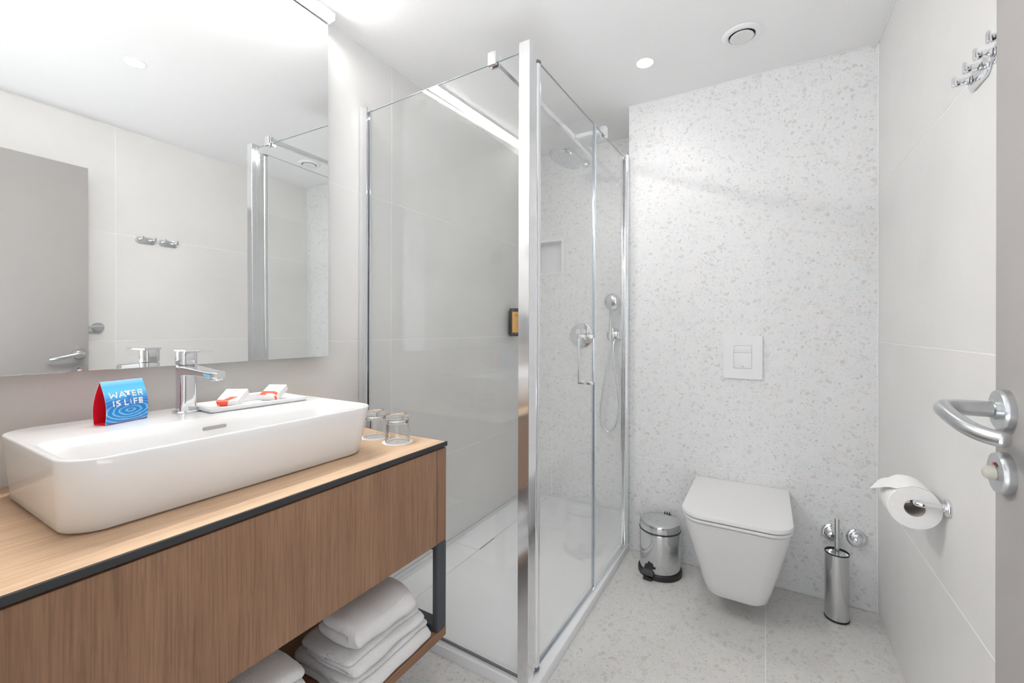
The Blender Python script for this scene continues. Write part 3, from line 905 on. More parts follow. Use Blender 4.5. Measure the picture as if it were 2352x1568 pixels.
def towel(name, label, group, y0, y1, zb, w0, th, xf, layers, skew=0.0, seed=1, slump=0.0):
    """a bath towel folded into layers; folds face the room (xf), cut ends face the camera (y0)"""
    rnd = random.Random(seed)
    lt = th / layers                                                   # thickness of a layer
    # centre line of the folded strip in x-z, zigzag with rounded turns
    pts = []
    xb = xf - w0
    for i in range(layers):
        z = zb + lt * (i + .5)
        a, b = xb + .010 * rnd.random() + (.03 if i == layers - 1 else 0), xf - lt * .55 - (.004 * rnd.random())
        row = [(a + (b - a) * t / 10, z + .0012 * math.sin(7 * t / 10 + i * 2)) for t in range(11)]
        pts += row if i % 2 == 0 else row[::-1]
        if i < layers - 1:
            cx, cz = (b, z + lt / 2) if i % 2 == 0 else (a, z + lt / 2)
            sg = 1 if i % 2 == 0 else -1
            for q_ in range(1, 6):
                an = -PI / 2 + PI * q_ / 6
                pts.append((cx + sg * math.cos(an) * lt * .55, cz + math.sin(an) * lt / 2))
    half = lt * .485
    NP = len(pts)
    L, R_ = [], []
    for i, p in enumerate(pts):
        a, b = pts[max(0, i - 1)], pts[min(NP - 1, i + 1)]
        tx, tz = b[0] - a[0], b[1] - a[1]; l = math.hypot(tx, tz) or 1
        nx, nz = -tz / l, tx / l
        L.append((p[0] + nx * half, p[1] + nz * half)); R_.append((p[0] - nx * half, p[1] - nz * half))
    outline = L + R_[::-1]
    NY = 26
    bm = bmesh.new()
    ph = [rnd.random() * 6 for _ in range(8)]
    rings = []
    for k in range(NY + 1):
        t = k / NY
        e = min(t, 1 - t) * (y1 - y0)                                   # distance from the end
        rnd_in = 1.0 - .10 * max(0, 1 - e / .012) ** 2
        y = y0 + (y1 - y0) * t
        ring_ = []
        for i, (x, z) in enumerate(outline):
            wob = .0035 * math.sin(5.5 * t + ph[0] + x * 22) + .002 * math.sin(13 * t + ph[1])
            yy = y + (.004 * math.sin(x * 30 + ph[2]) + .006 * math.sin(z * 70 + ph[5])) * (1 if t < .5 else -1) * (1 - 2 * min(t, 1 - t))
            zz = zb + (z - zb) * (1 - .16 * max(0, 1 - e / .05) ** 1.5 * (1 if t > .5 else .5))
            zz += (z - zb) / th * (.003 * math.sin(8 * t + ph[3]) + .0028 * math.sin(x * 26 + ph[4]))
            fr = max(0, (x - (xf - .09)) / .09)
            zz -= slump * fr * fr * (z - zb) / th
            xc = xf - w0 / 2
            xx = xc + (x - xc) * rnd_in + wob * fr + skew * (y - y0)
            ring_.append((xx, yy, max(zz, zb + .0004)))
        rings.append(ring_)
    loft(bm, rings)
    bmesh.ops.triangulate(bm, faces=[f for f in bm.faces if len(f.verts) > 4])
    o = finish(bm, name, M['towel'], None, 180)
    md = o.modifiers.new('soften', 'SMOOTH'); md.factor = .5; md.iterations = 3
    o.modifiers.new('subdivision', 'SUBSURF').levels = 1; o.modifiers['subdivision'].render_levels = 1
    return tag(o, label, 'towel', group)
SZ = .2247
towel('folded_towel', 'white folded towel at the bottom of the fuller stack beside the steel leg', 'towels on the right', .700, .990, SZ, .235, .052, .572, 3, 0.02, 3, .003)
towel('folded_towel', 'white folded towel in the middle of the stack beside the steel leg', 'towels on the right', .705, .968, SZ + .0545, .205, .047, .565, 3, -.01, 11, .003)
towel('folded_towel', 'white folded towel on top of the stack beside the steel leg', 'towels on the right', .718, .930, SZ + .1075, .165, .072, .556, 2, 0.0, 23, .018)
towel('folded_towel', 'white folded towel at the bottom of the stack cut by the frame edge', 'towels on the left', .270, .655, SZ, .225, .064, .560, 3, 0.0, 31, .004)
towel('folded_towel', 'white folded towel on top of the stack cut by the frame edge', 'towels on the left', .280, .610, SZ + .068, .180, .100, .548, 3, 0.0, 37, .016)

# ------------------------------------------------------------------ shower tray
st = thing('shower_tray', (.4, 1.9, 0), 'white low shower tray behind the glass panels', 'shower tray')
TH = .034
YB = 1.172
bm = bmesh.new()
out = [(.002, YB), (.8135, YB), (.8135, YT - .003), (XT - .002, YT - .003), (XT - .002, YS - .003), (.002, YS - .003)]
def shr(o, d, dl=None):
    x0, x1, x2, y0, y1, y2 = .002, .8135, XT - .002, YB, YT - .003, YS - .003
    l = d if dl is None else dl
    return [(x0 + l, y0 + d), (x1 - d, y0 + d), (x1 - d, y1 + (d if d else 0) * 0), (x2 - d, y1), (x2 - d, y2 - l), (x0 + l, y2 - l)]
loft(bm, [[(u, v, z) for u, v in shr(out, d, dl)] for d, dl, z in ((0, 0, .0005), (0, 0, TH - .003), (.0009, .0009, TH - .0009), (.003, .003, TH), (.044, .004, TH), (.048, .0045, TH - .002), (.060, .006, .0160))])
finish(bm, 'basin', M['tray'], st, 25)
finish(B((.009, 1.236, .0163), (.168, YS - .012, .0192), .001, 1), 'drain_channel_ledge', M['tray'], st)
finish(B((.026, 1.800, .0194), (.1695, 1.957, .0212), .0008, 1), 'drain_cover', M['tray'], st)
finish(B((.1684, 1.815, .0164), (.1702, 1.950, .0189)), 'drain_slot', M['greyp'], st)

# ------------------------------------------------------------------ shower enclosure
se = thing('shower_enclosure', (.78, 1.2, TH), 'chrome framed glass shower enclosure with a hinged door', 'shower enclosure')
G0, G1 = Vector((.0313, 1.2051, 0)), Vector((.7465, 1.1852, 0))
gx = (G1 - G0).normalized(); gy = Vector((-gx.y, gx.x, 0)); gz = Vector((0, 0, 1))
D0, D1 = Vector((.7798, 1.2606, 0)), Vector((.7991, 2.1707, 0))
dx = (D1 - D0).normalized(); dy = Vector((-dx.y, dx.x, 0))      # dx along the side, dy to the left (into the shower)


def fb(a, b, bev=0.0):
    bm = bmesh.new(); return obox(bm, G0, gx, gy, gz, a, b, bev)


def sb(a, b, bev=0.0):
    bm = bmesh.new(); return obox(bm, D0, dx, dy, gz, a, b, bev)
LG = (G1 - G0).length
finish(fb((.000, -.003, .047), (LG + .008, .003, 2.0), .0008), 'fixed_pane', M['pane'], se, 20)
wp = finish(fb((-.0300, -.012, TH), (-.0095, .012, 2.022), .001), 'wall_profile', M['alu'], se)
bm = fb((-.0093, -.0125, TH), (.014, -.0045, 2.018), .0008); merge(bm, fb((-.0093, .0045, TH), (.014, .0125, 2.018), .0008))
finish(bm, 'profile_lip', M['chrome'], se)
finish(lathe(bmesh.new(), [(.0055, 0), (.0055, .001), (.003, .0016), (.003, .0008), (0, .0008)], tuple(G0 + gx * .0205 - gy * .0032 + gz * 1.972), tuple(-gy), 20), 'screw_cap', M['white'], se)
finish(fb((-.0093, -.010, TH), (LG + .006, .006, .0465), .001), 'bottom_rail', M['alu'], se)
finish(fb((.010, -.0108, .0468), (LG + .006, -.0042, .0530), .0008), 'rail_gasket', M['rubber'], se)
po = G1 + gx * .0105
finish(B((.7570, 1.1668, TH), (.7950, 1.2040, 2.0205), .001, 1), 'corner_post', M['brush'], se)
hc = (.7795, 1.2440)
bm = lathe(bmesh.new(), [(.0135, .052), (.0135, 1.985)], (*hc, 0), n=28); box(bm, (.7725, 1.2042, .046), (.7865, 1.236, 1.994), .001, 1)
finish(bm, 'hinge_tube', M['alu'], se, 40)
for z0, z1 in ((1.985, 1.996), (.040, .052)):
    finish(lathe(bmesh.new(), [(0, z0), (.0132, z0), (.0142, z0 + .002), (.0142, z1 - .002), (.0132, z1), (0, z1)], (*hc, 0), n=28), 'hinge_cap', M['rubber'], se)
# door
for a_, b_ in (((.001, -.003, 2.0001), (LG + .007, .003, 2.0011)),):
    finish(fb(a_, b_), 'pane_edge', M['gedge'], se)
finish(sb((.5090, -.003, 2.0001), (.9295, .003, 2.0011)), 'pane_edge', M['gedge'], se)
dr = finish(sb((-.006, -.003, .050), (.5000, .003, 2.0), .0008), 'door_pane', M['pane'], se, 20)
finish(sb((-.005, -.003, 2.0001), (.4865, .003, 2.0011)), 'pane_edge', M['gedge'], dr)
finish(sb((.4870, -.0045, .050), (.5000, .0045, 2.001), .0006), 'edge_seal', M['seal'], dr)
finish(sb((.5002, -.0050, .050), (.5075, .0050, 2.001), .0006), 'magnet_strip', M['alu'], dr)
finish(sb((-.003, -.0045, .0405), (.5000, .0045, .0497), .0006), 'drip_seal', M['seal'], dr)
for side in (1, -1):                                              # inner and outer D-handle
    bm = bmesh.new()
    u0 = 1.6765 - 1.2606
    y_in, y_out = side * .0036, side * .0345
    for z0 in (.9095, 1.0975):
        obox(bm, D0, dx, dy, gz, (u0 - .007, min(y_in, y_out), z0), (u0 + .007, max(y_in, y_out), z0 + .0125), .0008)
    obox(bm, D0, dx, dy, gz, (u0 - .007, min(side * .0300, side * .0345), .9095), (u0 + .007, max(side * .0300, side * .0345), 1.110), .0008)
    finish(bm, 'handle_grip', M['chrome'], dr)
# fixed light beside the door
LD = (D1 - D0).length
finish(sb((.5085, -.003, .047), (.930, .003, 2.0), .0008), 'fixed_pane', M['pane'], se, 20)
finish(sb((.9310, -.0125, TH), (.9760, .0125, 2.0215), .001), 'wall_profile', M['alu'], se)
bm = sb((.908, -.0105, TH), (.9308, -.0042, 2.018), .0008); merge(bm, sb((.908, .0042, TH), (.9308, .0105, 2.018), .0008))
finish(bm, 'profile_lip', M['chrome'], se)
finish(sb((.4990, -.008, TH), (.9308, .008, .0465), .001), 'bottom_rail', M['alu'], se)
finish(sb((-.010, -.006, TH), (.4980, .006, .0400), .001), 'threshold_rail', M['alu'], se)
# stabiliser bars
bx_ = .6520
finish(B((bx_ - .008, 1.1990, 2.010), (bx_ + .008, YS - .008, 2.030), .001, 1), 'support_bar', M['alu'], se)
finish(B((bx_ - .018, YS - .008, 2.000), (bx_ + .018, YS - .0005, 2.040), .001, 1), 'bar_flange', M['alu'], se)
bm = B((bx_ - .0155, 1.1725, 1.988), (bx_ + .0155, 1.1835, 2.031), .001, 1); box(bm, (bx_ - .0155, 1.1915, 1.988), (bx_ + .0155, 1.1992, 2.031), .001, 1); box(bm, (bx_ - .0155, 1.1832, 2.0015), (bx_ + .0155, 1.1918, 2.031))
finish(bm, 'glass_clamp', M['chrome'], se)
by_ = 1.873
finish(B((bx_ + .0082, by_ - .008, 2.0105), (.7820, by_ + .008, 2.0295), .001, 1), 'support_bar', M['alu'], se)
bm = B((.7960, by_ - .0165, 1.990), (.8060, by_ + .0165, 2.035), .001, 1); box(bm, (.7815, by_ - .0165, 1.990), (.7885, by_ + .0165, 2.035), .001, 1); box(bm, (.7880, by_ - .0165, 2.0015), (.7965, by_ + .0165, 2.035))
finish(bm, 'glass_clamp', M['chrome'], se)

# ------------------------------------------------------------------ niche in the shower wall
nc = thing('wall_niche', (.175, YS, 1.6), 'white framed square storage niche in the terrazzo shower wall', 'niche')
P2 = lambda u, v, w: (u, YS - w, v)
bm = bmesh.new()
o_ = rrect(.055, 1.494, .2915, 1.7285, .006, 4); i_ = rrect(NX0 + .0005, NZ0 + .0005, NX1 - .0005, NZ1 - .0005, .002, 4)
loft(bm, [[P2(u, v, w) for u, v in q_] for q_, w in ((o_, .0004), (o_, .0030), (rrect(.0556, 1.4946, .2909, 1.7279, .006, 4), .0036), (i_, .0036), (i_, -.080), (rrect(.12, 1.55, .2, 1.65, .002, 4), -.080))], cap0=False)
finish(bm, 'liner', M['white'], nc, 25)

# ------------------------------------------------------------------ rain shower
rs = thing('rain_shower', (.435, YS, 2.18), 'round overhead rain shower on a wall arm in the shower', 'shower head')
finish(lathe(bmesh.new(), [(.0285, 0), (.0285, .004), (.026, .0075), (.0, .0085)], (.4350, YS - .0004, 2.1795), (0, -1, 0)), 'rose', M['chrome'], rs)
finish(tube(bmesh.new(), catmull([(.435, YS - .006, 2.1795), (.435, 2.45, 2.1780), (.435, 2.32, 2.1700), (.435, 2.285, 2.160), (.4345, 2.272, 2.148)], 8), .0125, 18), 'arm', M['chrome'], rs, 50)
hcn = Vector((.436, 2.272, 2.098)); ax = Vector((-.31, -.22, -.93)).normalized()
finish(lathe(bmesh.new(), [(0, .036), (.014, .036), (.016, .024), (.020, .013), (.060, .008), (.096, .003), (.100, 0), (.1, -.003), (.0975, -.0055), (0, -.0055)], hcn, -ax, 56), 'head', M['chrome'], rs)
fx_, fy_, fz_ = frame(ax)
bm = bmesh.new()
for r_, n_ in ((.014, 6), (.028, 12), (.042, 18), (.056, 24), (.070, 30), (.084, 36)):
    for i in range(n_):
        a = 2 * PI * i / n_ + r_ * 9
        lathe(bm, [(.0022, 0), (.0016, .0018), (0, .0018)], hcn + ax * .0055 + (fx_ * math.cos(a) + fy_ * math.sin(a)) * r_, ax, 6)
nz = finish(bm, 'nozzles', M['nozzle'], rs); nz['kind'] = 'stuff'

# ------------------------------------------------------------------ shower mixer and hand shower
sm = thing('shower_mixer', (.410, YS, 1.0945), 'round chrome shower mixer plate with two push buttons', 'shower control')
WN = (0, -1, 0)
finish(lathe(bmesh.new(), [(.0785, 0), (.0785, .006), (.077, .0085), (.072, .0095), (0, .0098)], (.4105, YS - .0004, 1.0945), WN, 56), 'plate', M['chrome'], sm)
for n, x in enumerate((.3895, .4300)):
    b_ = finish(lathe(bmesh.new(), [(.0145, 0), (.0145, .003), (.0135, .0042), (0, .0046)], (x, YS - .0103, 1.1195), WN, 28), 'button', M['white'], sm)
    bm = bmesh.new()
    PL = lambda u, v, w: (x + u, YS - .0152 - w, 1.1195 + v)
    strokes(bm, [[(-.005, -.004, .0, .004), (.0, .004, .005, -.001)], [(-.005, .004, .005, .004), (0, .004, 0, -.004), (-.003, -.004, .003, -.004)]][n], PL, .0016, 0, .0003)
    finish(bm, 'symbol', M['grey_print'], b_)
finish(lathe(bmesh.new(), [(.026, 0), (.026, .030), (.024, .033), (0, .034)], (.4105, YS - .0102, 1.0660), WN, 32), 'thermostat_knob', M['chrome'], sm)
finish(B((.4075, YS - .075, 1.0615), (.4135, YS - .044, 1.0705), .0015), 'knob_pin', M['chrome'], sm)
hs = thing('hand_shower', (.62, YS, 1.097), 'chrome hand shower in its wall holder with a looped hose', 'hand shower')
finish(lathe(bmesh.new(), [(.0465, 0), (.0465, .005), (.045, .007), (0, .0075)], (.6195, YS - .0004, 1.0965), WN, 48), 'holder_plate', M['chrome'], hs)
bm = B((.6255, YS - .050, 1.078), (.6545, YS - .008, 1.118), .002); merge(bm, lathe(bmesh.new(), [(.013, -.020), (.015, -.020), (.0155, .020), (.013, .020)], (.6130, YS - .052, 1.097), n=24)); box(bm, (.6230, YS - .058, 1.078), (.6300, YS - .040, 1.118), .001)
finish(bm, 'holder', M['chrome'], hs)
hx, hyy = .6135, YS - .052
path = catmull([(hx, hyy, 1.060), (hx, hyy, 1.11), (hx + .002, hyy - .002, 1.17), (hx + .006, hyy - .008, 1.225), (hx + .011, hyy - .016, 1.262)], 8)
rr = [.0085 + .0055 * (i / (len(path) - 1)) ** 1.3 for i in range(len(path))]
bm = tube(bmesh.new(), path, rr, 20)
hax = Vector((.12, 1.0, .26)).normalized()                             # back of the head faces the room
hdc = Vector((hx + .014, hyy - .022, 1.293))
merge(bm, lathe(bmesh.new(), [(0, .024), (.030, .022), (.052, .016), (.0545, .010), (.052, .001), (.040, -.010), (.022, -.0165), (0, -.0185)], hdc, hax, 44))
finish(bm, 'handset', M['chrome'], hs, 60)
hp = [(hx, hyy, 1.064), (.6115, hyy, 1.02), (.599, 2.5448, .9407), (.578, 2.5448, .828), (.5572, 2.5448, .691), (.552, 2.5448, .625), (.560, 2.5448, .561), (.582, 2.5448, .527), (.606, 2.5448, .5156), (.633, 2.5448, .538), (.652, 2.5448, .577), (.664, 2.5448, .660), (.660, 2.546, .746), (.642, 2.547, .890), (.629, 2.552, 1.02), (.634, 2.566, 1.076)]
finish(tube(bmesh.new(), catmull(hp, 6), .0066, 12), 'hose', M['alu'], hs, 60)

# soap dispenser on the left wall
sd = thing('soap_dispenser', (.034, 2.40, 1.09), 'black bottle dispenser with an amber label on the shower wall', 'dispenser')
bm = bmesh.new()
def oval(z, sx=1.0):
    return [(.036 + .030 * sx * math.cos(2 * PI * i / 40), 2.401 + .052 * sx * math.sin(2 * PI * i / 40) , z) for i in range(40)]
loft(bm, [oval(1.0885, .94), oval(1.0905, 1), oval(1.2600, 1), oval(1.2640, .97), oval(1.2655, .9)])
finish(bm, 'bottle', M['black'], sd, 30)
bm = bmesh.new(); N = 20
lo = [(.036 + .0304 * math.cos(a), 2.401 + .0526 * math.sin(a)) for a in [(-PI / 2.35) + (PI / 1.175) * i / N for i in range(N + 1)]]
r0 = [[bm.verts.new((x, y, z)) for x, y in lo] for z in (1.112, 1.243)]
for i in range(N): bm.faces.new((r0[0][i], r0[0][i + 1], r0[1][i + 1], r0[1][i]))
finish(bm, 'label', M['amber'], sd)
bm = bmesh.new()
def LP(u, v, w):                                                       # u = arc fraction, v = height
    a = (-PI / 2.35) + (PI / 1.175) * u
    return (.036 + (.0308 + w) * math.cos(a), 2.401 + (.0530 + w) * math.sin(a), v)
for z_, segs in ((1.222, 5), (1.2135, 7)):
    for i in range(segs): strokes(bm, [(.16 + i * .68 / segs, z_, .16 + (i + .55) * .68 / segs, z_)], LP, .005 if segs == 5 else .003, 0, .0002)
for i in range(12):
    a = 2 * PI * i / 12
    strokes(bm, [(.5 + .17 * math.cos(a), 1.175 + .017 * math.sin(a), .5 + .17 * math.cos(a + .4), 1.175 + .017 * math.sin(a + .4))], LP, .002, 0, .0002)
for z_ in (1.132, 1.127): strokes(bm, [(.18, z_, .80, z_)], LP, .0022, 0, .0002)
finish(bm, 'label_print', M['brown'], sd)
finish(B((.0006, 2.375, 1.10), (.012, 2.427, 1.25), .002), 'bracket', M['black'], sd)

# ------------------------------------------------------------------ flush plate
fp = thing('flush_plate', (1.328, YT, 1.0), 'white square dual flush plate above the toilet', 'flush plate')
PF = lambda u, v, w: (u, YT - w, v)
FX0, FX1, FZ0, FZ1 = 1.2500, 1.4075, .9100, 1.1065
BX0, BX1, BZ0, BZ1, BZM = 1.2925, 1.3643, .9580, 1.0605, 1.0290
bm = bmesh.new()
g = .0009
o1 = rrect(FX0, FZ0, FX1, FZ1, .003, 4); o2 = rrect(FX0 + .001, FZ0 + .001, FX1 - .001, FZ1 - .001, .003, 4); i1 = rrect(BX0 - g, BZ0 - g, BX1 + g, BZ1 + g, .002, 4)
loft(bm, [[PF(u, v, w) for u, v in q_] for q_, w in ((o1, .0004), (o1, .0088), (o2, .0098), (i1, .0098), (i1, .002))], cap0=False)
finish(bm, 'plate', M['white'], fp, 25)
for a, b in ((BZM + .0004, BZ1), (BZ0, BZM - .0004)):
    bt = finish(prism(bmesh.new(), rrect(BX0, a, BX1, b, .0012, 3), .0015, .0096, .0005, PF), 'flush_button', M['white'], fp, 25)
bm = bmesh.new()
LG_ = {'G': [(1, .9, 0, 1), (0, 1, 0, 0), (0, 0, 1, 0), (1, 0, 1, .5), (1, .5, .5, .5)], 'R': [(0, 0, 0, 1), (0, 1, 1, 1), (1, 1, 1, .5), (1, .5, 0, .5), (.4, .5, 1, 0)], 'O': [(0, 0, 0, 1), (0, 1, 1, 1), (1, 1, 1, 0), (1, 0, 0, 0)], 'H': [(0, 0, 0, 1), (1, 0, 1, 1), (0, .5, 1, .5)], 'E': [(0, 0, 0, 1), (0, 1, 1, 1), (0, .5, .9, .5), (0, 0, 1, 0)]}
for i, ch in enumerate('GROHE'):
    strokes(bm, [(1.3222 + i * .0026 + a * .0018, .9650 + b * .0026, 1.3222 + i * .0026 + c * .0018, .9650 + d * .0026) for a, b, c, d in LG_[ch]], PF, .0005, .0097, .0099)
finish(bm, 'lettering', M['grey_print'], bt)

# ------------------------------------------------------------------ toilet
tl = thing('toilet', (1.32, YT, .1), 'white wall-hung toilet with its lid closed', 'toilet')
XC = 1.3195


def dshape(hw, yf, rf, z, yb=YT - .0006, bow=.012, dxc=0.0):
    """D-like plan: straight back at the wall, sides, rounded front corners, slightly bowed front"""
    pts = []
    o = rrect(-hw, yf, hw, yb, [rf, rf, .003, .003], 10)
    for u, v in o:
        k_ = max(0.0, 1 - (v - yf) / .06)
        pts.append((XC + dxc + u, v - bow * (1 - (u / hw) ** 2) * k_ + bow * .0, z))
    return pts
bm = bmesh.new()
prof = [(.098, .080, 1.905, .050), (.110, .084, 1.885, .052), (.126, .083, 1.876, .050), (.140, .094, 1.869, .052), (.155, .120, 1.855, .056), (.166, .180, 1.835, .060), (.174, .250, 1.812, .064), (.180, .320, 1.794, .066), (.1835, .370, 1.784, .068), (.1845, .396, 1.779, .068), (.1835, .4015, 1.781, .068)]
prof = [(.086, .0865, 1.905, .045), (.096, .0865, 1.890, .048), (.103, .0900, 1.882, .048), (.110, .0980, 1.876, .050), (.122, .140, 1.864, .052), (.137, .200, 1.844, .056), (.152, .260, 1.824, .060), (.166, .320, 1.804, .064), (.176, .365, 1.790, .066), (.1795, .390, 1.7830, .068), (.1795, .3945, 1.7815, .068), (.1775, .3985, 1.7835, .067), (.1720, .3992, 1.789, .066)]
loft(bm, [dshape(hw, yf, rf, z) for hw, z, yf, rf in prof])
finish(bm, 'bowl', M['ceramic'], tl, 40)
bm = bmesh.new()
loft(bm, [dshape(hw, yf, rf, z, 2.215) for hw, yf, rf, z in ((.1750, 1.7850, .068, .4032), (.1835, 1.7745, .070, .4040), (.1850, 1.7725, .071, .4065), (.1850, 1.7725, .071, .4120), (.1835, 1.7745, .070, .4150), (.180, 1.778, .069, .4155))])
finish(bm, 'seat', M['whitem'], tl, 40)
bm = bmesh.new()
loft(bm, [dshape(hw, yf, rf, z, 2.234) for hw, yf, rf, z in ((.180, 1.778, .069, .4185), (.1855, 1.7725, .070, .4195), (.1875, 1.7700, .071, .4215), (.1875, 1.7700, .071, .4325), (.1862, 1.7715, .070, .4350), (.1825, 1.776, .068, .4358), (.150, 1.80, .06, .4361))])
finish(bm, 'lid', M['whitem'], tl, 40)
finish(B((XC - .10, 2.16, .402), (XC + .10, 2.232, .4186), .003), 'hinge_block', M['whitem'], tl)

# ------------------------------------------------------------------ pedal bin
BC = (.992, 2.108)
pb = thing('pedal_bin', (*BC, 0), 'small polished steel pedal bin with a black base', 'pedal bin')
finish(lathe(bmesh.new(), [(0, .0005), (.0965, .0005), (.0985, .002), (.0985, .014), (.0975, .021), (.0930, .024), (0, .024)], (*BC, 0), n=56), 'base', M['black'], pb)
finish(lathe(bmesh.new(), [(.0905, .0242), (.0912, .026), (.0912, .196), (.0900, .2015), (.086, .2018)], (*BC, 0), n=64), 'body', M['binm'], pb)
finish(lathe(bmesh.new(), [(.0915, .2020), (.0930, .2030), (.0930, .2065), (.0915, .2080), (.04, .208)], (*BC, 0), n=56), 'rim_gasket', M['black'], pb)
finish(lathe(bmesh.new(), [(.0900, .2082), (.0910, .2088), (.0910, .2330), (.0895, .2385), (.0850, .2415), (.0600, .2435), (.0300, .2447), (0, .2450)], (*BC, 0), n=64), 'lid', M['binm'], pb)
pdv = Vector((-.10, -.995, 0)).normalized(); pds = Vector((-pdv.y, pdv.x, 0))
if pds.x < 0: pds = -pds
pc = Vector((BC[0] - .022, BC[1], 0))
def PB(u, v, w): return tuple(pc + pds * u + pdv * v + Vector((0, 0, w)))
bm = bmesh.new()
loft(bm, [[PB(-.014, .088, .066), PB(.014, .088, .066), PB(.014, .096, .066), PB(-.014, .096, .066)], [PB(-.018, .090, .052), PB(.018, .090, .052), PB(.018, .098, .052), PB(-.018, .098, .052)],
          [PB(-.024, .098, .038), PB(.024, .098, .038), PB(.024, .105, .041), PB(-.024, .105, .041)], [PB(-.028, .118, .026), PB(.028, .118, .026), PB(.028, .121, .030), PB(-.028, .121, .030)]])
finish(bm, 'pedal', M['black'], pb, 30)
finish(tube(bmesh.new(), [PB(0, .112, .031), PB(0, .104, .012)], .003, 8), 'pedal_rod', M['binm'], pb)
bm = bmesh.new(); obox(bm, pc, pds, pdv, gz, (-.019, .090, .001), (.019, .112, .014), .002); finish(bm, 'pedal_block', M['black'], pb)
bm = bmesh.new()
for i in range(3): lathe(bm, [(.0035, 0), (.003, .006), (.0008, .012), (0, .0125)], (BC[0] + .004 + i * .0105, BC[1] + .0925, .236), n=10)
box(bm, (BC[0] - .006, BC[1] + .0885, .225), (BC[0] + .036, BC[1] + .097, .237), .001)
finish(bm, 'hinge', M['black'], pb)

# ------------------------------------------------------------------ toilet brush in its holder
QC = (1.6622, 2.1185)
bh = thing('brush_holder', (*QC, 0), 'tall polished steel toilet brush holder on the floor', 'brush holder')
finish(lathe(bmesh.new(), [(0, .0005), (.0405, .0005), (.0415, .002), (.0415, .0065), (.040, .008), (0, .008)], (*QC, 0), n=44), 'base_ring', M['black'], bh)
finish(lathe(bmesh.new(), [(.0398, .0082), (.0400, .010), (.0400, .2570), (.0392, .2572), (.0388, .2570), (.0388, .0100)], (*QC, 0), n=52), 'tube', M['binm'], bh)
finish(lathe(bmesh.new(), [(.0392, .2574), (.0406, .2578), (.0406, .2615), (.0396, .2625), (.0384, .2615), (.0384, .2575)], (*QC, 0), n=44), 'rim', M['black'], bh)
tb = thing('toilet_brush', (QC[0], QC[1], .26), 'toilet brush with a straight steel handle standing in the holder', 'brush')
finish(lathe(bmesh.new(), [(0, .2555), (.0378, .2555), (.0380, .2565), (.0378, .2575), (.010, .2582), (0, .2582)], (*QC, 0), n=44), 'lid', M['binm'], tb)
finish(lathe(bmesh.new(), [(0, .2583), (.0082, .2583), (.0082, .3890), (.0072, .3905), (0, .3908)], (*QC, 0), n=24), 'handle', M['satin'], tb)
finish(lathe(bmesh.new(), [(0, .2550), (.004, .2550), (.004, .12), (.022, .115), (.026, .09), (.022, .05), (0, .04)], (*QC, 0), n=20), 'bristles', M['white'], tb)

# ------------------------------------------------------------------ stop valves
for n, (x, z, lab) in enumerate(((1.6570, .2905, 'round chrome stop valve on the wall behind the brush handle'), (1.7395, .2870, 'round chrome stop valve on the wall nearer the corner'))):
    v_ = thing('stop_valve', (x, YT, z), lab, 'valve', 'stop valves')
    finish(lathe(bmesh.new(), [(.0365, 0), (.0365, .003), (.0350, .007), (.030, .0095), (.024, .0100), (.0205, .0088)], (x, YT - .0005, z), WN, 48), 'escutcheon', M['chrome'], v_)
    finish(lathe(bmesh.new(), [(.0205, 0), (.0205, .012), (.0190, .0135), (.0150, .014)], (x, YT - .0090, z), WN, 32), 'collar', M['chrome'], v_)
    finish(lathe(bmesh.new(), [(.0175, 0), (.0185, .004), (.0185, .022), (.0165, .026), (.0085, .0275), (.0075, .026), (0, .026)], (x, YT - .0200, z), WN, 8 if n else 20), 'knob', M['chrome'], v_, 30)

# ------------------------------------------------------------------ toilet roll and holder
rh = thing('roll_holder', (XR, 1.458, .697), 'chrome bent bar toilet roll holder on the tiled wall', 'roll holder')
finish(lathe(bmesh.new(), [(.0210, 0), (.0210, .005), (.0200, .0065), (.0095, .0068), (.0095, .012), (.0082, .0125), (0, .0125)], (XR - .0004, 1.458, .6965), (-1, 0, 0), 36), 'flange', M['chrome'], rh)
finish(tube(bmesh.new(), catmull([(XR - .012, 1.458, .6965), (1.775, 1.458, .6960), (1.758, 1.4585, .6955), (1.7490, 1.4635, .6952), (1.7470, 1.474, .6950), (1.747, 1.50, .6948), (1.747, 1.576, .6945), (1.747, 1.586, .6965), (1.747, 1.589, .702)], 7), .0066, 18), 'bar', M['chrome'], rh, 50)
RX, RZc, RY0, RY1 = 1.7470, .6805, 1.4705, 1.5705
tlr = thing('toilet_roll', (RX, 1.52, RZc), 'white toilet paper roll with its end folded to a point', 'toilet paper')
bm = lathe(bmesh.new(), [(.0212, 0), (.030, -.0003), (.0525, 0), (.0540, .0015), (.0542, .05), (.0540, .0985), (.0525, .1), (.0212, .1)], (RX, RY0, RZc), (0, 1, 0), 64)
finish(bm, 'paper', M['paper'], tlr)
finish(lathe(bmesh.new(), [(.0211, .0004), (.0211, .0996), (.0203, .0996), (.0203, .0004)], (RX, RY0, RZc), (0, 1, 0), 40, close=True), 'core', M['cardcore'], tlr)
bm = bmesh.new()
NS, NY = 22, 8
fl_ = []
